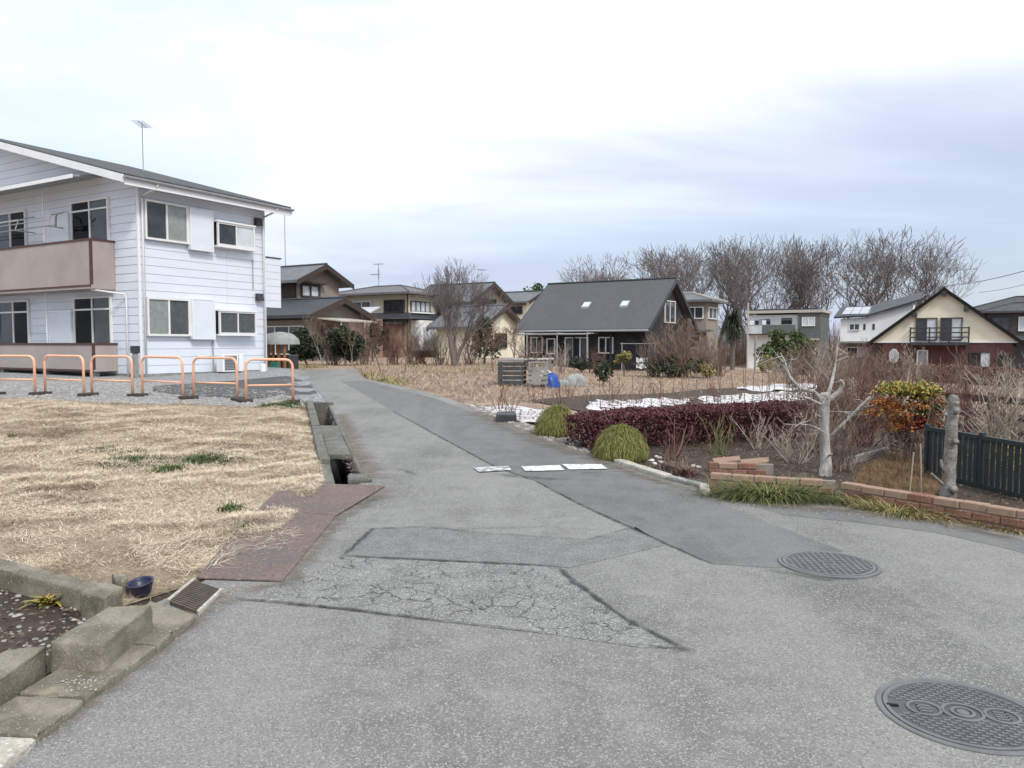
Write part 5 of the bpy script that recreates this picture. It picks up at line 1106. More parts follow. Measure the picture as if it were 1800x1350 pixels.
def wire(p, q, sag, r, label):
    p, q = Vector(p), Vector(q); pts = [p.lerp(q, i / 14) - Vector((0, 0, sag * 4 * (i / 14) * (1 - i / 14))) for i in range(15)]
    tag(MB().tube(pts, r, 5).obj('overhead_wire', m_dark), label, 'wire', 'overhead wires')
wire(AT(1663, 503, 49.5), AT(1900, 444, 36), .25, .018, 'overhead wire rising from the cream gable roof to the right')
wire(AT(1722, 514, 62), AT(1900, 468, 44), .25, .016, 'overhead wire rising above the charcoal hip roof')
# ------------------------------------------------------------------ plants
def rot_about(v, ax, a): return Matrix.Rotation(a, 3, ax) @ v
def gen_tree(seed, H=12.0, r0=.22, levels=6, fork=(2, 3), spread=.42, up=.25, first=.3, ratio=.78, rr=.68, side=True, wob=.12, rmin=.006, lean=0.0):
    """bare branching tree as two builders: the trunk with its main limbs and the crown of twigs"""
    R_ = random.Random(seed); tr, cr = MB(), MB()
    def branch(p, d, L_, r, lv):
        n = 4 if lv < 2 else (3 if lv < 4 else 2); pts = [p]; rad = [r]; q = p; dd = d
        for i in range(n):
            dd = (dd + Vector((R_.gauss(0, wob), R_.gauss(0, wob), R_.gauss(0, wob * .6) + up * .25))).normalized(); q = q + dd * (L_ / n); pts.append(q); rad.append(max(rmin, r * (1 - (1 - rr * 1.05) * (i + 1) / n)))
        (tr if lv < 2 else cr).tube(pts, rad, 7 if lv == 0 else (5 if lv < 3 else 3), cap=False)
        if lv >= levels: return
        k = R_.randint(*fork); a0 = R_.uniform(0, 6.28)
        perp = dd.cross(Vector((.3, .8, .5))).normalized()
        for i in range(k):
            ang = spread * R_.uniform(.55, 1.3) * (.7 if lv == 0 else 1); ax = rot_about(perp, dd, a0 + i * 6.283 / k + R_.uniform(-.5, .5)); nd = rot_about(dd, ax, ang); branch(pts[-1], (nd + Vector((0, 0, up * .5))).normalized(), L_ * ratio * R_.uniform(.8, 1.15), rad[-1] * rr * R_.uniform(.9, 1.15) if k > 1 else rad[-1] * .9, lv + 1)
        if side and lv >= 1:
            for i in range(R_.randint(1, 2)):
                j = R_.randint(1, n - 1); ax = rot_about(perp, dd, R_.uniform(0, 6.28)); branch(pts[j], (rot_about(dd, ax, spread * R_.uniform(1.2, 1.9)) + Vector((0, 0, up * .4))).normalized(), L_ * ratio * .62 * R_.uniform(.7, 1.2), rad[j] * .45, min(levels, lv + 2))
    branch(Vector((0, 0, -.1)), Vector((lean, 0, 1)).normalized(), H * first, r0, 0)
    zs = max(v[2] for v in cr.v) if cr.v else H
    s = H / zs
    tr.v = [(x * s, y * s, z * s) for x, y, z in tr.v]; cr.v = [(x * s, y * s, z * s) for x, y, z in cr.v]
    return tr, cr
def tree_thing(name, meshes, loc, rz, sc, label, group=None, cat_='tree'):
    t = thing(name, loc, rz, label, cat_, group)
    shared(meshes[0], 'trunk', t, sc=sc); shared(meshes[1], 'crown', t, sc=sc); return t
def proto(seed, mt, mc, **kw):
    a, b = gen_tree(seed, **kw); return a.mesh('trunk', mt), b.mesh('crown', mc)

def build_grove():
    pr = [proto(s, m_twig, m_twig, H=10, r0=.19, levels=6, fork=(2, 3), spread=sp * 1.3, up=.27, first=f, ratio=.80, rr=.66, rmin=.012, wob=.15) for s, sp, f in ((3, .34, .26), (8, .38, .22), (21, .30, .30), (34, .42, .20), (55, .36, .24))]
    spec = [(1008, 470, 95), (1032, 463, 99), (1062, 462, 92), (1092, 444, 90), (1122, 432, 93), (1152, 428, 88), (1183, 434, 96), (1214, 436, 87), (1243, 426, 94), (1268, 420, 88), (1295, 414, 92), (1322, 420, 97), (1347, 416, 88), (1372, 422, 94), (1405, 440, 90), (1430, 412, 93), (1460, 408, 88), (1490, 404, 95), (1516, 403, 87), (1545, 410, 93), (1578, 424, 89), (1606, 420, 95), (1632, 428, 88), (1140, 445, 104), (1255, 440, 106), (1340, 440, 108), (1445, 432, 106), (1530, 430, 105)]
    for i, (px, py, d) in enumerate(spec):
        p = AT(px, 604, d); p.z = Z(p.x, p.y); h = HZ(py, d) - p.z
        s = h / 10; tree_thing('bare_tree', pr[i % 5], p, rnd.uniform(0, 6.28), (s * 1.12, s * 1.12, s), 'tall leafless deciduous tree in the grove behind the houses', 'bare trees of the grove')
    # thicket under the grove: a far mass of twigs
    n = 9000; px = RNG.uniform(985, 1480, n); d = RNG.uniform(84, 100, n); x = (px - 900) / FPX * d
    V, F = blades(np.stack([x, d, np.full(n, -.9)], 1), RNG.uniform(0, 6.28, n), RNG.uniform(.9, 1.5, n), RNG.uniform(1.5, 5.5, n), RNG.uniform(.02, .05, n), RNG.uniform(-.3, .6, n), 2, .4)
    stuff(np_obj('thicket', V, F, m_twig_b), 'brown thicket of undergrowth at the foot of the grove', 'thicket')
build_grove()

def leaf_crown(n, c, rad, size, m, name, par, clumps=18, seed=1, flat=.2, shell=.55):
    g = np.random.default_rng(seed); c = np.array(c); rad = np.array(rad)
    cc = g.normal(size=(clumps, 3)); cc /= np.linalg.norm(cc, axis=1)[:, None]; cc = c + cc * rad * g.uniform(.35, .85, (clumps, 1))
    k = g.integers(0, clumps, n); q = g.normal(size=(n, 3)); q /= np.linalg.norm(q, axis=1)[:, None]
    P = cc[k] + q * rad * (shell * g.uniform(.25, .75, (n, 1)) * g.uniform(.6, 1.15, (clumps, 1))[k])
    V, F = leaves(P, g.uniform(.6, 1.3, n) * size, flat); return np_obj(name, V, F, m, par)
def evergreen(name, p, h, r, label, m=None, n=2600, size=.10, trunk=.2, seed=1, cat_='bush', group=None, lobes=None):
    t = thing(name, p, 0, label, cat_, group); a, b = gen_tree(seed, H=h * .8, r0=.03 + h * .012, levels=3, spread=.5, up=.2, first=.35, rmin=.008)
    a.obj('trunk', m_bark, t); b.obj('branches', m_bark, t)
    leaf_crown(n, (0, 0, h * (trunk + (1 - trunk) / 2)), (r, r, h * (1 - trunk) / 2), size, m or m_evergreen, 'crown', t, seed=seed); return t
def twig_bush(name, p, h, r, n, m, label, seed=1, wd=.012, cat_='shrub', group=None, lean=.5, sub=5, col=None):
    """many-stemmed leafless shrub: arching stems with side twigs, all thin tapering tubes"""
    R_ = random.Random(seed); st, tw = MB(), MB()
    for i in range(n):
        az = R_.uniform(0, 6.28); e = R_.uniform(.0, lean); b = Vector((R_.gauss(0, r * .16), R_.gauss(0, r * .16), -.05)); d = Vector((math.cos(az) * math.sin(e), math.sin(az) * math.sin(e), math.cos(e)))
        L_ = h * R_.uniform(.65, 1.08); pts = [b]; q = b
        for j in range(5):
            d = (d + Vector((R_.gauss(0, .16), R_.gauss(0, .16), R_.gauss(0, .07)))).normalized(); q = q + d * L_ / 5; pts.append(q)
        st.tube(pts, [wd * k for k in (1, .85, .7, .55, .4, .22)], 4, cap=False)
        for s in range(sub):
            j = R_.randint(1, 4); q = pts[j].lerp(pts[j + 1], R_.random()); az2 = R_.uniform(0, 6.28); dd = (d * .8 + Vector((math.cos(az2), math.sin(az2), R_.uniform(-.1, .9)))).normalized(); l2 = L_ * R_.uniform(.12, .34); q2 = q + dd * l2 * .5; dd = (dd + Vector((R_.gauss(0, .3), R_.gauss(0, .3), .25))).normalized(); q3 = q2 + dd * l2 * .5
            tw.tube([q, q2, q3], [wd * .42, wd * .32, wd * .16], 3, cap=False)
            for s2 in range(2):
                dd2 = (dd + Vector((R_.gauss(0, .6), R_.gauss(0, .6), R_.uniform(0, .6)))).normalized(); tw.tube([q2, q2 + dd2 * l2 * .4], [wd * .26, wd * .12], 3, cap=False)
    t = thing(name, p, 0, label, cat_, group); st.obj('stems', m, t)['kind'] = 'stuff'; tw.obj('twigs', m, t)['kind'] = 'stuff'; return t
def GP(px, py): return G(px, py)

def build_far_plants():
    # evergreens and bare trees at the back of the field (left)
    evergreen('evergreen_bush', G(540, 641), 2.05, 1.0, 'dense dark evergreen bush beside the apartment corner', n=6500, size=.10, trunk=.03, seed=5)
    evergreen('evergreen_bush', G(607, 642), 1.9, .95, 'dark evergreen bush below the tan tiled house wing', n=5000, size=.10, trunk=.06, seed=6)
    for i, (px, h, m_, lb) in enumerate(((588, 2.2, m_twig_b, 'tall twiggy shrub between the dark bushes and the tan wing'), (640, 2.0, m_twig_b, 'twiggy shrub under the pale lean-to canopy'), (690, 1.9, m_twig_r, 'reddish twiggy shrub covering the salmon wall'), (722, 2.0, m_twig_b, 'grey-brown twiggy shrub at the bay window corner'))):
        twig_bush('bare_shrub', G(px, 641), h, 1.0, 30, m_, lb, seed=620 + i, wd=.016, lean=.6, sub=8)
    evergreen('evergreen_bush', AT(655, 634, 46) * 1.0, 2.4, .9, 'loose evergreen shrub before the salmon wall', n=1200, size=.10, trunk=.15, seed=16)
    for p in bpy.data.objects:
        if p.get('label') == 'loose evergreen shrub before the salmon wall': p.location.z = Z(p.location.x, p.location.y)
    pr = proto(12, m_bark_g, m_twig_b, H=3.4, r0=.06, levels=5, spread=.42, up=.3, first=.35, rmin=.007)
    tree_thing('young_bare_tree', pr, G(567, 642), .3, .78, 'pale-trunked young bare tree between two dark bushes'); tree_thing('young_bare_tree', pr, G(619, 643), 2.3, .66, 'thin bare tree at the edge of the dark bush below the tan wing')
    pr2 = proto(13, m_twig_b, m_twig_r, H=2.6, r0=.045, levels=5, spread=.55, up=.15, first=.35, rmin=.006)
    p = G(669, 653); tree_thing('young_bare_tree', pr2, p, 1.0, .9, 'small reddish bare tree in front of the salmon wall'); tree_thing('young_bare_tree', pr2, G(712, 655), 3.0, .62, 'small bare sapling in the field below the white bay window')
    tree_thing('young_bare_tree', pr2, G(868, 655), 2.0, .72, 'bare sapling in the field left of the dark crate stack'); tree_thing('young_bare_tree', pr, G(845, 643), 4.1, .62, 'bare sapling before the cream gable wing')
    # the big multi-stemmed bare tree
    big = proto(44, m_bark, m_twig, H=7.4, r0=.13, levels=6, fork=(3, 3), spread=.40, up=.32, first=.16, ratio=.80, rr=.62, rmin=.005)
    p = AT(800, 657, 36); p.z = Z(p.x, p.y); h = HZ(447, 36) - p.z; s = h / 7.4; tree_thing('bare_tree', big, p, .8, (s * 1.1, s * 1.1, s), 'large vase-shaped bare tree standing in front of the cream gables')
    tb = bpy.data.objects[[o.name for o in bpy.data.objects if o.get('label') == 'large vase-shaped bare tree standing in front of the cream gables'][0]]
    for q, (rx, ry, zz, sq) in enumerate(((.30, .12, 2.1, .82), (-.26, .2, 4.0, .88))):
        for nm, me_ in zip(('trunk', 'crown'), big):
            c_ = shared(me_, nm, tb, (.05 * q - .05, .03, 0), zz, s * sq); c_.rotation_euler = (rx, ry, zz)
    for i, (px, py, h, r, lb) in enumerate(((775, 641, 2.1, 1.0, 'brown twiggy shrub left of the vase-shaped tree'), (740, 640, 1.5, .9, 'low reddish twiggy shrub below the white bay window'), (826, 641, 2.4, 1.0, 'dense twiggy shrub right of the vase-shaped tree'))):
        twig_bush('bare_shrub', G(px, py), h, r, 30, m_twig_r if i == 1 else m_twig_b, lb, seed=60 + i, wd=.016, sub=7)
    evergreen('evergreen_bush', G(852, 640), 2.6, 1.1, 'dark evergreen shrub at the corner of the cream gable wing', n=1500, size=.11, trunk=.1, seed=9)
    evergreen('evergreen_tree', Vector(((943 - 900) / FPX * 84, 84, .2)), HZ(489, 84) - .2, 1.9, 'rounded evergreen tree rising behind the small tiled house', m=m_cam_leaf, n=2600, size=.2, trunk=.3, seed=10, cat_='tree')
    # round the cottage
    t = thing('fruit_tree', G(905, 648), 0, 'bare fruit tree hiding the left corner of the charcoal cottage', 'tree'); a, b = gen_tree(71, H=2.3, r0=.05, levels=5, spread=.55, up=.2, first=.3, rmin=.008); a.obj('trunk', m_bark, t); b.obj('crown', m_twig_b, t)
    bigb = twig_bush('bare_shrub', G(1190, 664), 2.5, 1.8, 70, m_twig_b, 'huge rounded twiggy shrub covering the cottage gable end', seed=77, wd=.02, lean=.75, sub=9)
    twig_bush('bare_shrub', G(1235, 655), 1.9, 1.3, 46, m_twig_b, 'rounded twiggy shrub touching the huge shrub by the cottage', seed=78, wd=.02, lean=.7, sub=8)
    leaf_crown(1500, (0, 0, .45), (1.6, 1.2, .5), .07, m_evergreen, 'low_foliage', bigb, seed=3)
    evergreen('clipped_bush', G(1097, 661), 1.15, .42, 'small clipped lollipop bush on a stem before the grey shed', m=m_liriope_d, n=1300, size=.05, trunk=.4, seed=14)
    evergreen('clipped_bush', G(1061, 678), .95, .34, 'small dark columnar bush right of the grey tarpaulin heap', n=1000, size=.05, trunk=.08, seed=15)
    twig_bush('bare_shrub', G(985, 655), 1.3, .8, 26, m_twig_p, 'pale dry shrub under the cottage windows', seed=80, wd=.012)
    evergreen('clipped_bush', G(1243, 665), .75, .5, 'low brownish bush right of the huge twiggy shrub', m=m_liriope_d, n=900, size=.05, trunk=.05, seed=17)
    for i, (px, py, h, rr_, n_, m_, lb) in enumerate(((932, 652, 1.5, .8, 26, m_twig_b, 'brown twiggy shrub under the left cottage windows'), (1045, 657, 1.2, .8, 22, m_twig_r, 'reddish twiggy shrub between the pergola and the shed'), (1150, 662, 1.7, 1.1, 40, m_twig_b, 'brown twiggy shrub right of the washing stand'), (960, 659, .9, .7, 20, m_twig_p, 'pale dead weeds behind the crate stack'), (1262, 662, 1.6, 1.0, 34, m_twig_b, 'twiggy shrub left of the dark palm'))):
        twig_bush('bare_shrub', G(px, py), h, rr_, n_, m_, lb, seed=400 + i, wd=.016, lean=.65, sub=8)
    evergreen('evergreen_bush', G(1022, 655), .8, .6, 'low dark bush in front of the cottage glass doors', n=900, size=.06, trunk=.02, seed=41)
    # palm-like dark tree and shrubs by the flat-roofed house
    p = AT(1287, 650, 52); p.z = Z(p.x, p.y); t = thing('palm_tree', p, 0, 'dark shaggy palm beside the flat-roofed house', 'palm')
    hh = HZ(570, 52) - p.z; MB().tube([(0, 0, -.1), (.05, 0, hh * .5), (0, .03, hh)], [.16, .13, .14], 8).obj('trunk', m_bark, t)
    n = 700; az = RNG.uniform(0, 6.28, n); V, F = blades(np.tile([[0, 0, hh]], (n, 1)) + RNG.normal(0, .08, (n, 3)), az, RNG.uniform(-1.0, 1.3, n), RNG.uniform(.8, 1.7, n), .06, RNG.uniform(.6, 1.8, n), 4, .2); np_obj('fronds', V, F, m_evergreen, t)
    p = AT(1378, 650, 48); p.z = Z(p.x, p.y); evergreen('evergreen_tree', p, HZ(580, 48) - p.z, 1.75, 'large rounded green camellia in front of the flat-roofed house', m=m_cam_leaf, n=4200, size=.12, trunk=.03, seed=18, cat_='tree')
    p = AT(1345, 653, 44); p.z = Z(p.x, p.y); evergreen('clipped_bush', p, 1.1, .6, 'round clipped olive bush below the green camellia', m=m_liriope_d, n=1400, size=.05, trunk=.02, seed=19)
    p = AT(1418, 640, 47); p.z = Z(p.x, p.y); evergreen('evergreen_bush', p, 1.8, .9, 'darker low bush right of the green camellia', n=1500, size=.1, trunk=.02, seed=20)
    # bare shrub mass before the cream gable house
    k = 0
    for px, py, d, h, r, m_ in ((1395, 690, 26, 1.30, 1.0, m_twig_b), (1420, 690, 30, 1.73, 1.2, m_twig_b), (1448, 690, 25, 1.51, 1.1, m_twig_p), (1478, 690, 28, 1.58, 1.2, m_twig_b), (1505, 690, 24, 1.37, 1.1, m_twig_b), (1532, 690, 29, 1.58, 1.2, m_twig_r), (1560, 690, 26, 1.30, 1.1, m_twig_b), (1590, 690, 30, 1.37, 1.2, m_twig_p), (1625, 690, 27, 1.01, 1.1, m_twig_b), (1470, 690, 21, 1.08, .9, m_twig_b), (1530, 690, 20, 1.01, .9, m_twig_r), (1365, 690, 30, 1.08, .9, m_twig_p)):
        p = AT(px, py, d); p.z = Z(p.x, p.y); twig_bush('bare_shrub', p, h, r, 26, m_, 'brown leafless shrub in the tangle before the cream gable house', seed=100 + k, wd=.014, lean=.55, sub=8, group='leafless shrubs before the cream house'); k += 1
    for i, (px, d, h, rr_, n_, m_, lb) in enumerate(((1440, 14.5, .9, .9, 40, m_twig_r, 'low dark red shrub behind the hedge right end'), (1490, 15.5, 1.0, .9, 44, m_twig_b, 'dense brown shrub behind the white tree limbs'), (1555, 13.5, .9, .8, 40, m_twig_b, 'dense brown shrub left of the nandina'), (1650, 14.5, 1.0, .9, 40, m_twig_r, 'dark red shrub right of the nandina'), (1700, 17.5, 1.3, 1.0, 40, m_twig_b, 'brown shrub behind the dark rail fence'), (1775, 16.5, 1.2, 1.0, 40, m_twig_p, 'pale shrub behind the dark rail fence'))):
        p = AT(px, 700, d); p.z = Z(p.x, p.y); twig_bush('bare_shrub', p, h, rr_, n_, m_, lb, seed=500 + i, wd=.011, lean=.8, sub=8)
    # brown hedge in front of the cream house and its fence rails
    a, b = AT(1630, 655, 33), AT(1830, 655, 26); 
    t = thing('brown_hedge', (a.x, a.y, Z(a.x, a.y)), math.atan2(b.y - a.y, b.x - a.x), 'long brown winter hedge in front of the cream gable house', 'hedge'); L_ = (b - a).length + 2; zt = HZ(643, 30) - Z(a.x, a.y)
    n = 9000; P = np.stack([RNG.uniform(0, L_, n), RNG.normal(0, .3, n), RNG.uniform(0, 1, n) ** .7 * zt * RNG.uniform(.85, 1.03, n)], 1); V, F = leaves(P, RNG.uniform(.03, .07, n)); np_obj('foliage', V, F, m_twig_r, t)
    V, F = blades(np.stack([RNG.uniform(0, L_, 500), RNG.normal(0, .2, 500), np.zeros(500)], 1), RNG.uniform(0, 6.28, 500), RNG.uniform(.9, 1.5, 500), zt, .02, 0, 2, .4); np_obj('stems', V, F, m_twig_b, t)
build_far_plants()

# ------------------------------------------------------------------ things in the field
def build_field_things():
    c = G(902, 676); t = thing('crate_stack', c, YAW * .25, 'stack of dark slatted wooden crates in the field', 'crate stack')
    m_cr = mat('weathered_board', (.045, .05, .052), (.075, .08, .08), 5, rough=.9); m_cr2 = mat('grey_board', (.30, .29, .28), (.22, .21, .20), 6, rough=.9)
    for j, (x, m_, hh) in enumerate(((-.02, m_cr, .62), (.72, m_cr2, .56))):
        for k in range(5 if j == 0 else 4):
            z = .03 + k * .125; mb = MB(); wd = .70 if j == 0 else .5
            mb.box(x - wd / 2, x + wd / 2, -.42, -.40, z, z + .10); o = mb.obj('crate_slat', m_, t); MB().box(x - wd / 2, x - wd / 2 + .02, -.40, .35, z, z + .10).obj('crate_slat', m_, t); MB().box(x + wd / 2 - .02, x + wd / 2, -.40, .35, z, z + .10).obj('crate_slat', m_, t)
        for sx in (-1, 1): MB().box(x + sx * (wd / 2 - .03) - .025, x + sx * (wd / 2 - .03) + .025, -.398, -.35, -.03, hh + .05).obj('crate_post', m_cr2, t)
        MB().box(x - wd / 2, x + wd / 2, -.40, .36, hh + .05, hh + .08).obj('crate_lid', m_cr2, t)
    n = 60; P = np.stack([RNG.uniform(-.3, 1.1, n), RNG.uniform(-.35, .3, n), np.full(n, .70)], 1); V, F = pebbles(P, RNG.uniform(.03, .09, n)); np_obj('piled_litter', V, F, m_stone, t)['kind'] = 'stuff'
    # blue tarp bundle
    def lump(name, p, sx, sy, sz, m_, label, cat_, seed, folds=5):
        r = random.Random(seed); nu, nv = 22, 9; V = []; ph = [r.uniform(0, 6.28) for _ in range(6)]
        for j in range(nv + 1):
            v = j / nv
            for i in range(nu):
                u = 2 * math.pi * i / nu; k = 1 + .13 * math.sin(folds * u + ph[0] + 2 * v) + .09 * math.sin((folds + 4) * u + ph[1] - 3 * v) + r.uniform(-.04, .04); rr = math.cos(v * math.pi / 2) ** .55 * k; V.append((sx * rr * math.cos(u), sy * rr * math.sin(u), sz * (math.sin(v * math.pi / 2) + .06 * math.sin(3 * u + ph[2])) - .03))
        F = [(j * nu + i, j * nu + (i + 1) % nu, (j + 1) * nu + (i + 1) % nu, (j + 1) * nu + i) for j in range(nv) for i in range(nu)] + [tuple(range(nv * nu, nv * nu + nu))]
        o = MB().add(V, F).obj(name, m_, smooth=True); o.location = p; return tag(o, label, cat_)
    m_bt = mat('blue_tarp', (.010, .055, .30), (.015, .08, .38), 5, rough=.4, spec=.5); m_gt = mat('grey_tarp', (.34, .35, .34), (.24, .25, .24), 5, rough=.7); m_bt2 = mat('pale_cloth', (.55, .53, .48), (.45, .43, .39), 5, rough=.8)
    lump('tarp_bundle', G(966, 680), .26, .24, .40, m_bt, 'bright blue tarpaulin bundle beside the crate stack', 'tarpaulin', 4)
    lump('tarp_heap', G(1012, 677), .34, .3, .36, m_gt, 'grey tarpaulin heap right of the blue bundle', 'tarpaulin', 5, 4)
    lump('sack', G(990, 679), .2, .18, .22, m_gt, 'small grey sack between the blue bundle and the grey heap', 'sack', 6)
    lump('cloth_bundle', G(958, 670), .22, .2, .38, m_bt2, 'pale cloth bundle behind the blue tarpaulin', 'sack', 8)
    # grey shed and washing
    p = G(1092, 651); t = thing('garden_shed', p, YAW, 'low grey metal garden shed in front of the cottage', 'shed'); m_sh = mat('shed_sheet', (.20, .205, .19), (.25, .25, .235), 3, rough=.6, wave=('X', 6), bump=.4)
    hh = 1.3; MB().box(-.85, .75, 0, .9, -.05, hh).obj('wall', m_sh, t); MB().hexa([(-.95, -.12, hh), (.85, -.12, hh), (.85, 1.0, hh), (-.95, 1.0, hh), (-.95, -.12, hh + .08), (.85, -.12, hh + .08), (.85, 1.0, hh + .16), (-.95, 1.0, hh + .16)]).obj('roof', m_conc_g, t)
    dr = MB().box(-.1, .62, -.025, -.002, .03, hh - .1).obj('door', m_grey, t); MB().box(-.04, .0, -.05, -.026, .55, .75).obj('handle', m_dark, dr); MB().box(-.72, -.22, -.022, -.002, .5, 1.0).obj('panel', m_grey, t)
    p = G(1128, 655); t = thing('washing_stand', p, YAW, 'washing stand with a blue and white cloth hanging by the shed', 'washing')
    for x in (-1.1, .7): MB().tube([(x, 0, -.05), (x, 0, 1.55)], .025, 6).obj('post', m_grey, t)
    MB().tube([(-1.2, 0, 1.5), (.8, 0, 1.5)], .018, 6).obj('pole', m_grey, t)
    def cloth(x0, x1, z0, z1, m_, nm):
        V = []; nn = 12
        for i in range(nn + 1):
            x = x0 + (x1 - x0) * i / nn; V += [(x, .04 * math.sin(i * 1.3) - .005, z0 + .03 * math.sin(i * .9)), (x, .004 * math.sin(i), z1)]
        MB().add(V, [(2 * i, 2 * i + 2, 2 * i + 3, 2 * i + 1) for i in range(nn)]).obj(nm, m_, t, smooth=True)
    cloth(-.35, .35, .75, 1.5, m_navyw, 'towel'); cloth(-.3, .33, .22, .78, m_white, 'towel')
    # ochre posts and bin by the apartment's far corner
    p = G(500, 655); p = AT(493, 650, 30); p.z = Z(p.x, p.y); t = thing('timber_rack', p, YAW, 'orange-brown timber rack holding a pale tarp beside the apartment', 'rack')
    m_oc = mat('ochre_timber', (.36, .17, .08), (.28, .13, .065), 6, rough=.85)
    for x in (-.6, -.35, -.1, .2, .5): MB().box(x - .05, x + .05, -.3, -.22, -.05, 1.0 + rnd.uniform(-.1, .15)).obj('plank', m_oc, t)
    MB().box(-.7, .7, -.2, .3, -.05, .5).obj('bin', m_dark, t, bevel=.03); lump_v = MB().lathe([(.75, .9), (.72, 1.1), (.5, 1.3), (.15, 1.38), (.001, 1.39)], n=18).obj('tarp', m_gt, t, smooth=True); MB().box(-.1, .25, -.42, -.31, .0, .22).obj('crate', mat('teal_plastic', (.03, .22, .18), rough=.5), t)
build_field_things()

# ------------------------------------------------------------------ right-hand garden
def build_sheets():
    def wavy(x, y): return Z(x, y) + .035 * math.sin(x * 5.1 + y * 2.2) * math.sin(y * 4.3 - x) + .03
    for i, (pts, lb) in enumerate((([(826, 715), (905, 717), (960, 722), (1005, 727), (1022, 735), (1012, 748), (945, 750), (892, 741), (845, 722)], 'white weed sheet spread on the ground beside the first round bush'),
                                   ([(1035, 709), (1130, 703), (1215, 700), (1210, 710), (1150, 716), (1060, 724), (1030, 720)], 'white weed sheet strip behind the wine-red hedge left end'),
                                   ([(1230, 700), (1330, 693), (1420, 690), (1425, 703), (1340, 710), (1235, 712)], 'white weed sheet strip behind the wine-red hedge right end'),
                                   ([(1290, 684), (1380, 676), (1440, 678), (1430, 684), (1340, 690)], 'white weed sheet under the leafless shrub tangle'))):
        bp = pix(*pts); jp = []
        for q in range(len(bp)):
            u, v = bp[q], bp[(q + 1) % len(bp)]; ns = max(2, int((v - u).length / .18))
            for e in range(ns): w_ = u.lerp(v, e / ns); jp.append((w_.x + rnd.gauss(0, .05), w_.y + rnd.gauss(0, .09)))
        o = patch('weed_sheet', jp, m_sheet, .0, .22, zf=wavy); md = o.modifiers.new('thickness', 'SOLIDIFY'); md.thickness = .01; tag(o, lb, 'ground sheet')
    o = rough_block('drain_block', [G(872, 729, .16), G(908, 729, .16), G(906, 723, .16), G(874, 723, .16)], .2, m_dark, 'dark rectangular drain box at the edge of the white sheet', 'drain box', seed=31, jit=.003)
build_sheets()

def mop(p, r, h, seed, label):
    t = thing('mop_cypress', p, 0, label, 'bush'); g = np.random.default_rng(seed); n = 15000
    # drooping threads that start over the dome and hang outward
    th = g.uniform(0, 6.28, n); u = g.uniform(0, 1, n) ** .75; rr = r * .86 * np.sin(u * 1.45); zz = h * (.12 + .82 * np.cos(u * 1.45)); k = g.uniform(.72, 1.03, n)
    P = np.stack([rr * k * np.cos(th), rr * k * np.sin(th), zz * k], 1)
    V, F = blades(P, th + g.normal(0, .5, n), 1.0 - u * 1.5 + g.normal(0, .22, n), g.uniform(.05, .13, n) * r / .36, g.uniform(.0032, .006, n), g.uniform(1.4, 2.6, n), 3, .5)
    np_obj('foliage', V, F, m_mop, t)
    c = MB().lathe([(r * .70, -.03), (r * .72, h * .25), (r * .62, h * .52), (r * .38, h * .72), (.001, h * .8)], n=18).obj('inner_branches', m_twig_g, t)
mop(G(1091, 810), .36, .43, 1, 'round golden-green thread cypress bush beside the concrete kerb'); mop(G(979, 768), .37, .46, 2, 'round golden-green thread cypress bush beside the tan stone block')
rough_block('stone_block', [GZ(965, 759, .11), GZ(1003, 760, .11), GZ(1005, 764, .11), GZ(968, 764, .11)], .16, m_brick_t, 'tan stone block resting in front of a round bush', 'stone block', seed=32)
rough_block('stone_block', [G(1004, 774, .07), G(1024, 772, .07), G(1022, 780, .07), G(1006, 781, .07)], .12, m_conc_g, 'small grey stone on the verge near the hedge end', 'stone block', seed=33)

def build_hedge():
    a, b = G(1060, 798), Vector((0, 0, 0)); b = AT(1410, 790, 11.9); b.z = Z(b.x, b.y)
    t = thing('wine_red_hedge', a, math.atan2(b.y - a.y, b.x - a.x), 'low clipped wine-red hedge with bare dark stems below', 'hedge'); L_ = math.hypot(b.x - a.x, b.y - a.y) + .2; dp = .72; h = .47
    n = 30000; x = RNG.uniform(-.12, L_, n); y = RNG.uniform(-.05, dp, n); top = RNG.random(n) < .62; z = np.where(top, h + RNG.normal(0, .022, n) + .02 * np.sin(x * 5) * np.sin(y * 6 + x), RNG.uniform(.05, h, n) ** 1.0)
    fr = (~top); y = np.where(fr, np.where(RNG.random(n) < .6, RNG.normal(.0, .04, n), y), y); x = np.where(fr & (RNG.random(n) < .25), RNG.normal(-.10, .03, n), x)
    keep = top | (RNG.random(n) < np.clip((z / h) ** 1.3 + np.where(x < .25, .6, 0), .12, 1)); rnd_edge = np.minimum(1, (x + .14) / .3); z = np.where(top, z - .10 * (1 - np.clip(rnd_edge, 0, 1)) ** 2, z)
    P = np.stack([x, y, z], 1)[keep]; V, F = leaves(P, RNG.uniform(.012, .026, len(P)), .1); np_obj('foliage', V, F, m_hedge, t)
    mb = MB()
    for i in range(130):
        x0, y0 = rnd.uniform(-.05, L_), rnd.uniform(.02, dp); mb.tube([(x0, y0, -.05), (x0 + rnd.gauss(0, .05), y0 + rnd.gauss(0, .05), h * .55), (x0 + rnd.gauss(0, .1), y0 + rnd.gauss(0, .1), h * .95)], [.012, .009, .004], 4, cap=False)
    mb.obj('stems', m_twig_r, t)
    n = 9000; P = np.stack([RNG.uniform(0, L_, n), RNG.uniform(.12, dp - .05, n), RNG.uniform(.04, h - .02, n)], 1); V, F = leaves(P, RNG.uniform(.02, .035, n)); np_obj('inner_foliage', V, F, m_hedge, t)
build_hedge()

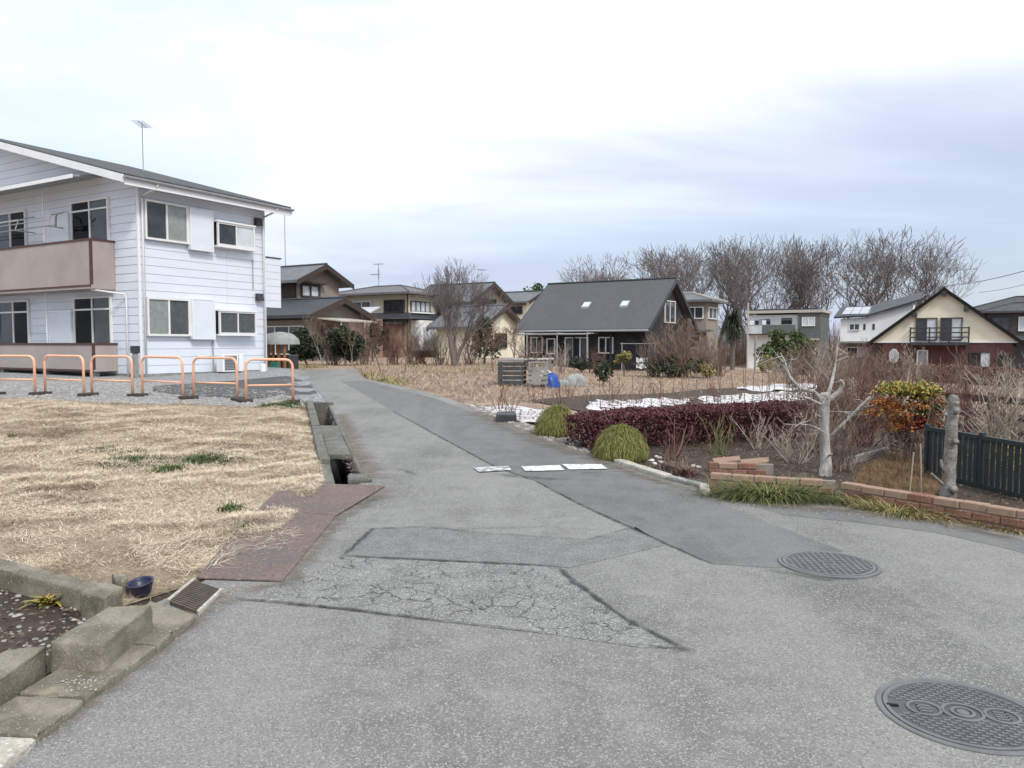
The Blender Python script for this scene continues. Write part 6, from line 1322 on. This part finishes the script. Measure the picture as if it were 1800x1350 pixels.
def kerbs():
    def seg(a, b, wd, h, m_, lb, seed):
        A, B_ = G(*a), G(*b); d = (B_ - A).normalized(); nrm = Vector((-d.y, d.x, 0)); up = Vector((0, 0, h)); rough_block('kerb_stone', [A + up, B_ + up, B_ + nrm * wd + up, A + nrm * wd + up], h + .06, m_, lb, 'kerb stone', 'pale kerb stones by the garden', seed=seed, bevel=.015)
    seg((1078, 818), (1166, 847), .12, .075, m_conc_l, 'pale concrete kerb stone beside the round bush', 41); seg((1168, 848), (1228, 863), .10, .07, m_conc_g, 'grey concrete kerb stone between pale kerb and white stone', 42)
    rough_block('stone_block', [G(1229, 858, .09), G(1248, 861, .09), G(1246, 850, .09), G(1231, 849, .09)], .13, m_conc_l, 'small whitish stone at the end of the kerb by the bricks', 'stone block', seed=43)
    for i, (pts, h) in enumerate((((1252, 806, 1300, 801, 1302, 808, 1256, 813), .10), ((1300, 808, 1352, 803, 1350, 812, 1305, 816), .11))):
        P = [G(pts[2 * k], pts[2 * k + 1], h) for k in range(4)]; rough_block('timber_offcut', P, h + .03, m_brick_t, ['short tan timber offcut lying on the garden soil near the hedge', 'longer tan timber offcut lying on the garden soil near the white tree'][i], 'timber', seed=44 + i, bevel=.006, jit=.003)
    A, B_ = G(1485, 822), G(1562, 800); d = (B_ - A); up = Vector((0, 0, .10)); n = Vector((-d.y, d.x, 0)).normalized() * .06
    rough_block('edging_board', [A + up, B_ + up, B_ + n + up, A + n + up], .18, m_bark_g, 'weathered edging board retaining soil behind the white tree', 'board', seed=47, bevel=.006, jit=.004)
kerbs()

def brick_wall(A, B_, courses, label, top_m=None, seed=1, thick=.10):
    d = B_ - A; L_ = math.hypot(d.x, d.y); rz = math.atan2(d.y, d.x); z0 = min(Z(A.x, A.y), Z(B_.x, B_.y))
    t = thing('brick_wall', (A.x, A.y, z0), rz, label, 'brick wall'); r = random.Random(seed); bl, bh, j = .21, .062, .010
    me = [MB().box(0, bl - j, 0, thick, 0, bh).mesh('brick', m_) for m_ in (m_brick, top_m or m_brick, mat('burnt_brick_%d' % seed, (.17, .075, .055), (.25, .11, .075), 7, rough=.9, bump=.6, bscale=70))]; half = MB().box(0, bl / 2 - j, 0, thick, 0, bh).mesh('brick', m_brick)
    for c in range(courses):
        x = 0.0; 
        if c % 2: shared(half, 'brick', t, (0, r.uniform(-.004, .004), c * (bh + j))); x = bl / 2
        while x + bl <= L_ + .02:
            o = shared(me[1 if c == courses - 1 and r.random() < .85 else (2 if r.random() < .3 else 0)], 'brick', t, (x, r.uniform(-.005, .005), c * (bh + j) + r.uniform(-.002, .002)), r.uniform(-.012, .012)); md = o.modifiers.new('bevel', 'BEVEL'); md.width = .006; md.segments = 1; x += bl
    MB().box(.006, L_ - .012, .012, thick - .012, -.08, courses * (bh + j) - .016).obj('mortar', m_mortar, t)
brick_wall(WA + Vector((0, .02, 0)), WBX, 3, 'low red brick garden wall below the dark slatted fence', m_brick_t, 5)
brick_wall(G(1250, 869) + Vector((0, .05, 0)), G(1478, 886) + Vector((-.02, .04, 0)), 3, 'low brick planter wall behind the strap-leaf grass clump', m_brick_t, 6)
brick_wall(G(1247, 833), G(1362, 838), 2, 'short inner brick edging behind the planter wall', m_brick_t, 7)

def grass_clump(c, rx, ry, h, n, m_, label, seed, rot=0.0):
    g = np.random.default_rng(seed); q = g.normal(0, .42, (n, 2)) * [rx, ry]; cr, sr = math.cos(rot), math.sin(rot); q = np.stack([q[:, 0] * cr - q[:, 1] * sr, q[:, 0] * sr + q[:, 1] * cr], 1)
    az = np.arctan2(q[:, 1], q[:, 0]) + g.normal(0, .8, n)
    V, F = blades(np.column_stack([q, np.full(n, -.01)]), az, g.uniform(.7, 1.4, n), g.uniform(.55, 1.15, n) * h * 1.5, g.uniform(.006, .011, n), g.uniform(1.2, 2.6, n), 5, .2)
    o = np_obj('strap_grass', V, F, m_); o.location = c; tag(o, label, 'grass clump')
rot_w = math.atan2(WDIR.y, WDIR.x)
grass_clump(G(1352, 884), .52, .15, .26, 1500, m_liriope, 'large dark green strap-leaf clump in front of the planter wall', 1, -.25)
grass_clump(G(1575, 909), .40, .12, .17, 900, m_liriope_d, 'yellowing strap-leaf clump at the foot of the long brick wall', 2, rot_w); grass_clump(G(1500, 890), .22, .10, .16, 450, m_liriope, 'small green strap-leaf clump where the two brick walls meet', 3, rot_w)
grass_clump(G(1752, 936), .24, .09, .12, 420, m_liriope_d, 'dry low strap-leaf clump at the wall below the slatted fence', 4, rot_w)

def pruned_tree():
    p = G(1452, 838); t = thing('pruned_white_tree', p, 0, 'hard-pruned pale barked tree behind the brick planter wall', 'tree'); D = p.y
    def L_(px, py, dy=0.0): q = AT(px, py, D + dy); return q - p
    mb = MB().tube([L_(1450, 842), L_(1452, 815), L_(1450, 780), L_(1449, 750), L_(1449, 718), L_(1450, 697)], [.074, .060, .054, .052, .056, .060], 14, rough=.06, sub=5); mb.tube([L_(1450, 700), L_(1449, 690)], [.058, .04], 12); mb.obj('trunk', m_bark_w, t, smooth=True)
    lim = [([(1447, 705), (1430, 688), (1405, 682), (1388, 662), (1379, 635), (1372, 620)], [.045, .036, .03, .024, .018, .009], 0), ([(1453, 703), (1462, 672), (1468, 645), (1472, 610), (1474, 590)], [.04, .03, .022, .015, .008], .1), ([(1455, 705), (1475, 688), (1482, 675), (1478, 668)], [.05, .04, .032, .02], -.05), ([(1457, 770), (1485, 742), (1505, 722), (1530, 697)], [.03, .026, .024, .02], -.12),
           ([(1500, 728), (1518, 718), (1535, 712)], [.018, .014, .008], -.12), ([(1445, 712), (1420, 700), (1398, 696), (1385, 690)], [.03, .022, .016, .008], -.1), ([(1444, 755), (1425, 748), (1405, 745), (1395, 752)], [.018, .014, .010, .006], -.08), ([(1379, 638), (1369, 628), (1356, 612)], [.014, .01, .005], 0), ([(1385, 655), (1375, 640)], [.012, .006], 0), ([(1445, 735), (1437, 730)], [.02, .016], -.05), ([(1455, 802), (1462, 798)], [.025, .018], -.08)]
    for i, (pts, rad, dy) in enumerate(lim):
        MB().tube([L_(x, y, dy * k / max(1, len(pts) - 1) * 2) for k, (x, y) in enumerate(pts)], [q * .62 for q in rad], 8, rough=.1, sub=4).obj('limb', m_bark_w, t, smooth=True)
    rt = random.Random(3); tw = MB()
    for pts, rad, dy in lim[:2] + lim[3:7]:
        for q in range(7):
            k_ = rt.randint(1, len(pts) - 1); a_, b_ = pts[k_ - 1], pts[k_]; f_ = rt.random(); px_, py_ = a_[0] + (b_[0] - a_[0]) * f_, a_[1] + (b_[1] - a_[1]) * f_; st_ = L_(px_, py_, dy); e1 = st_ + Vector((rt.gauss(0, .09), rt.gauss(0, .06), rt.gauss(.03, .07))); e2 = e1 + Vector((rt.gauss(0, .07), rt.gauss(0, .05), rt.gauss(.03, .05))); tw.tube([st_, e1, e2], [.006, .0045, .002], 4, cap=False)
    tw.obj('twigs', m_bark_w, t)['kind'] = 'stuff'
    p2 = G(1668, 876); t = thing('pruned_stump_tree', p2, 0, 'branchless grey trunk with cut stubs beside the dark fence', 'tree'); D2 = p2.y
    def K(px, py, dy=0.0): q = AT(px, py, D2 + dy); return q - p2
    MB().tube([K(1666, 882), K(1667, 860), K(1668, 830), K(1671, 795), K(1672, 760), K(1675, 725), K(1677, 700), K(1678, 694)], [.078, .068, .060, .055, .053, .049, .046, .034], 14, rough=.07, sub=4).obj('trunk', m_bark_g, t, smooth=True)
    for pts, rad in (([(1678, 725), (1686, 721)], [.03, .026]), ([(1676, 775), (1684, 777)], [.026, .022]), ([(1672, 862), (1681, 859)], [.04, .036]), ([(1664, 730), (1661, 727)], [.02, .016]), ([(1660, 830), (1655, 818), (1654, 808)], [.018, .015, .012]), ([(1658, 852), (1645, 840), (1637, 832)], [.016, .014, .012]), ([(1680, 712), (1684, 706)], [.022, .018])):
        MB().tube([K(x, y, -.09) for x, y in pts], rad, 7).obj('stub', m_bark_g, t, smooth=True)
pruned_tree()

def slat_fence():
    A, B_ = AT(1630, 770, 8.7), AT(1845, 770, 7.0); d = B_ - A; L_ = math.hypot(d.x, d.y); z0 = Z(A.x, A.y)
    t = thing('slat_fence', (A.x, A.y, z0), math.atan2(d.y, d.x), 'low dark green slatted fence behind the red brick wall', 'fence'); H = .56
    for x in (0, L_ * .5, L_): MB().box(x - .025, x + .025, -.02, .03, -.08, H + .03).obj('post', m_fence, t, bevel=.004)
    MB().box(.026, L_ * .5 - .026, -.022, .028, H - .045, H).obj('rail', m_fence, t); MB().box(L_ * .5 + .026, L_ - .026, -.022, .028, H - .045, H).obj('rail', m_fence, t); MB().box(.026, L_ * .5 - .026, -.02, .026, .02, .065).obj('rail', m_fence, t); MB().box(L_ * .5 + .026, L_ - .026, -.02, .026, .02, .065).obj('rail', m_fence, t)
    n = int(L_ / .080); sl = MB().box(-.027, .027, -.007, .007, .0, H - .11).mesh('slat', m_fence)
    for i in range(n):
        x = .06 + i * (L_ - .12) / (n - 1)
        if abs(x - L_ * .5) > .06: shared(sl, 'slat', t, (x, .002, .065))
    # dark rail fence farther back
    A, B_ = AT(1650, 700, 13.5), AT(1850, 670, 11.5); d = B_ - A; L2 = math.hypot(d.x, d.y); z1 = Z(A.x, A.y); h = HZ(690, 12.5) - z1
    t = thing('rail_fence', (A.x, A.y, z1), math.atan2(d.y, d.x), 'dark weathered rail fence behind the bare twig thicket', 'fence')
    for x in (0, L2 / 2, L2): MB().box(x - .035, x + .035, -.03, .03, -.08, h).obj('post', m_timber, t)
    for z in (h - .16, h - .42, h - .68): MB().box(-.1, L2, -.052, -.032, z, z + .11).obj('rail', m_timber, t)
slat_fence()

def nandina():
    p = AT(1592, 800, 9.6); p.z = Z(p.x, p.y); t = thing('nandina_bush', p, 0, 'nandina bush turning lime, orange and red beside the white tree', 'bush')
    rr = random.Random(5); mb = MB()
    for i in range(34):
        x, y = rr.gauss(0, .10), rr.gauss(0, .10); mb.tube([(x, y, -.05), (x * 2 + rr.gauss(0, .06), y * 2, .35), (x * 3.5 + rr.gauss(0, .08), y * 3, .7 + rr.uniform(0, .15))], [.008, .006, .004], 4, cap=False)
    mb.obj('stems', m_twig_b, t)
    def blob(n, c, r, m_, s, seed): 
        g = np.random.default_rng(seed); k = 26; cc = np.array(c) + g.normal(0, .5, (k, 3)) * np.array(r); i = g.integers(0, k, n); P = cc[i] + g.normal(0, .045, (n, 3)) * [1, 1, .6]; V, F = leaves(P, g.uniform(.6, 1.3, n) * s, .35); np_obj('foliage', V, F, m_, t)
    K = lambda px, py: AT(px, py, 9.6) - p
    blob(1700, K(1588, 683), (.30, .25, .09), m_nandG, .024, 1); blob(900, K(1625, 690), (.13, .18, .06), m_nandG, .024, 2); blob(1300, K(1568, 715), (.22, .22, .15), m_nandO, .022, 3); blob(1000, K(1612, 715), (.24, .2, .16), m_cam_leaf, .022, 4); blob(900, K(1620, 742), (.26, .2, .10), m_nandR, .022, 5); blob(700, K(1585, 748), (.22, .2, .12), m_nandO, .02, 6); blob(700, K(1600, 770), (.26, .2, .14), m_twig_b, .02, 7); blob(500, K(1640, 720), (.12, .2, .2), m_nandO, .02, 8)
nandina()

def garden_small():
    twig_bush('red_stem_shrub', G(1180, 812), .62, .3, 9, m_twig_r, 'bare red-stemmed shrub in front of the wine-red hedge', seed=201, wd=.014, sub=3, lean=.45)
    twig_bush('green_stem_shrub', G(1262, 800), .62, .3, 12, m_twig_g, 'bare green-stemmed rose before the wine-red hedge', seed=202, wd=.010, sub=2, lean=.5)
    twig_bush('bare_shrub', G(1330, 790), .62, .5, 14, m_twig_p, 'sparse pale twiggy shrub before the hedge right end', seed=203, wd=.008, lean=.8, sub=5)
    twig_bush('bare_shrub', G(1395, 815), .55, .5, 24, m_twig_p, 'tangled tan shrub left of the white tree trunk', seed=204, wd=.007, lean=1.0, sub=6)
    twig_bush('bare_shrub', G(1475, 830), .80, .5, 26, m_twig_b, 'tangled brown shrub right of the white tree trunk', seed=205, wd=.008, lean=.7, sub=6)
    twig_bush('bare_shrub', AT(1440, 790, 10.5), 1.0, .6, 30, m_twig_b, 'taller tangled shrub behind the white tree trunk', seed=206, wd=.009, lean=.6, sub=7)
    twig_bush('bare_shrub', AT(1512, 790, 11.2), 1.05, .7, 40, m_twig_r, 'dark bare shrub between the white tree and the nandina', seed=207, wd=.011, lean=.6, sub=7)
    twig_bush('bare_shrub', AT(1745, 800, 9.3), 1.05, .7, 30, m_twig_p, 'pale thick-twigged shrub behind the slatted fence', seed=208, wd=.014, lean=.7, sub=5); twig_bush('bare_shrub', AT(1810, 800, 9.0), 1.1, .8, 34, m_twig_p, 'pale thick-twigged shrub past the slatted fence middle post', seed=209, wd=.014, lean=.8, sub=5)
    twig_bush('bare_shrub', AT(1705, 800, 10.2), .95, .6, 40, m_twig_r, 'dark red twiggy shrub behind the branchless trunk', seed=210, wd=.009, lean=.7, sub=7)
    for o in bpy.data.objects:
        if o.name.startswith('bare_shrub') and o.parent is None: o.location.z = Z(o.location.x, o.location.y)
    evergreen('evergreen_bush', AT(1755, 850, 8.6), .42, .5, 'low green leafy shrub seen through the slatted fence', m=m_nandG, n=700, size=.03, trunk=.05, seed=30)
    for o in bpy.data.objects:
        if o.get('label') == 'low green leafy shrub seen through the slatted fence': o.location.z = Z(o.location.x, o.location.y)
    # wilted dark perennials by the kerb
    for px, py, lb, m_, s in ((1172, 828, 'wilted brown perennial clump behind the pale kerb', m_twig_b, .13), (1205, 838, 'wilted dark perennial clump next to the white stones', m_twig_r, .10)):
        t = thing('wilted_perennial', G(px, py), 0, lb, 'plant'); n = 500; az = RNG.uniform(0, 6.28, n); V, F = blades(RNG.normal(0, s * .5, (n, 3)) * [1, .7, .1], az, RNG.uniform(.1, 1.2, n), RNG.uniform(.06, .2, n), .012, RNG.uniform(.5, 2, n), 3, .3); np_obj('foliage', V, F, m_, t); V, F = blades(np.zeros((12, 3)), RNG.uniform(0, 6.28, 12), RNG.uniform(.8, 1.4, 12), .2, .008, .4, 2, .4); np_obj('stems', V, F, m_twig_b, t)
    x = []
    for px, py in ((1145, 812), (1153, 806), (1162, 815), (1150, 818), (1218, 822), (1228, 824), (1158, 808)): p = G(px, py); x.append((p.x, p.y, p.z + .015))
    for i, q in enumerate(x):
        V, F = pebbles(np.array([[0, 0, 0]]), .045); o = np_obj('garden_stone', V, F, m_white if i < 4 else m_conc_l); o.location = q; tag(o, 'small whitish stone on the soil behind the pale kerb', 'stone', 'whitish garden stones')
    # bamboo stakes by the fence and the slender poles in the vegetable rows
    for a, b, lb in (((1598, 872), (1606, 795), 'slender bamboo stake leaning left of the slatted fence'), ((1620, 872), (1618, 780), 'upright bamboo stake at the slatted fence end')):
        A = G(*a); q = AT(b[0], b[1], A.y); o = MB().tube([(0, 0, -.05), q - A], .008, 6).obj('bamboo_stake', m_twig_p); o.location = A; tag(o, lb, 'stake')
    A = AT(1735, 650, 24); A.z = Z(A.x, A.y); 
    rows = [(955, 720, 668), (972, 717, 672), (1056, 718, 655), (1070, 716, 650), (1086, 714, 648), (1110, 714, 662), (1128, 712, 650), (1146, 715, 655), (1163, 715, 660), (1183, 712, 652), (1202, 728, 660), (1222, 716, 655), (1241, 718, 645), (1262, 712, 648), (1268, 716, 632), (1285, 712, 655), (1310, 714, 648), (1322, 712, 655), (1338, 712, 660), (1352, 730, 640), (1362, 712, 650), (1378, 716, 655), (1393, 700, 640), (1310, 690, 640), (1290, 688, 645), (1410, 700, 655), (1650, 720, 625), (1560, 715, 632), (1690, 700, 640)]
    for px, py, ty in rows:
        A = G(px, py); q = AT(px + rnd.gauss(0, 4), ty + rnd.gauss(4, 9), A.y) - A; o = MB().tube([(0, 0, -.08), q * .5 + Vector((rnd.gauss(0, .008), 0, 0)), q], [.010, .009, .007], 5).obj('garden_stake', m_twig_b); o.location = A
        tag(o, 'thin brown plant stake standing in the vegetable rows', 'stake', 'plant stakes in the vegetable rows')
    for i, (px, py) in enumerate(((940, 708), (880, 722), (900, 735), (985, 712), (1030, 715), (1075, 708), (1120, 712), (1165, 705), (1210, 708), (1255, 705), (1300, 706), (1345, 704), (1385, 705), (1000, 695), (1150, 695), (1250, 692))):
        twig_bush('rose_bush', G(px, py), rnd.uniform(.45, .8), .35, 7, m_twig_r if i % 2 else m_twig_b, 'small bare rose bush in the rows behind the hedge', seed=300 + i, wd=.010, sub=3, lean=.5, group='bare rose bushes in the rows')
    for poly_, k_ in (([(826, 715), (1022, 735), (1012, 748), (892, 741)], 500), ([(1035, 709), (1215, 700), (1425, 690), (1425, 703), (1235, 712), (1060, 724)], 1500)):
        x, y = sample_poly([(p.x, p.y) for p in pix(*poly_)], k_); V, F = leaves(np.stack([x, y, zarr(x, y) + RNG.uniform(.04, .07, k_)], 1), RNG.uniform(.012, .035, k_), .7); stuff(np_obj('sheet_litter', V, F, m_twig_b), 'dry leaves and clods scattered over the white sheets', 'litter')
    # dry litter over the beds
    n = 9000; x, y = sample_poly(garden_poly, n); V, F = leaves(np.stack([x, y, zarr(x, y) + RNG.uniform(.015, .03, n)], 1), RNG.uniform(.008, .024, n), .6); stuff(np_obj('leaf_litter', V, F, m_twig_b), 'brown leaf litter over the garden beds', 'litter')
    nl = [(p.x, p.y) for p in pix((1490, 872), (1510, 830), (1560, 800), (1640, 800), (1665, 840), (1640, 882))]; n = 6000; x, y = sample_poly(nl, n); V, F = blades(np.stack([x, y, zarr(x, y) + .024], 1), RNG.uniform(0, 6.28, n), RNG.uniform(-.1, .9, n), RNG.uniform(.03, .10, n), .004, .8, 1, .4); stuff(np_obj('fallen_needles', V, F, mat('needle_blade', (.2, .1, .05), rough=.9, island=[(.09, .05, .03), (.19, .10, .05), (.25, .16, .08), (.13, .12, .05)])), 'orange-brown fallen needles below the nandina', 'litter')
garden_small()
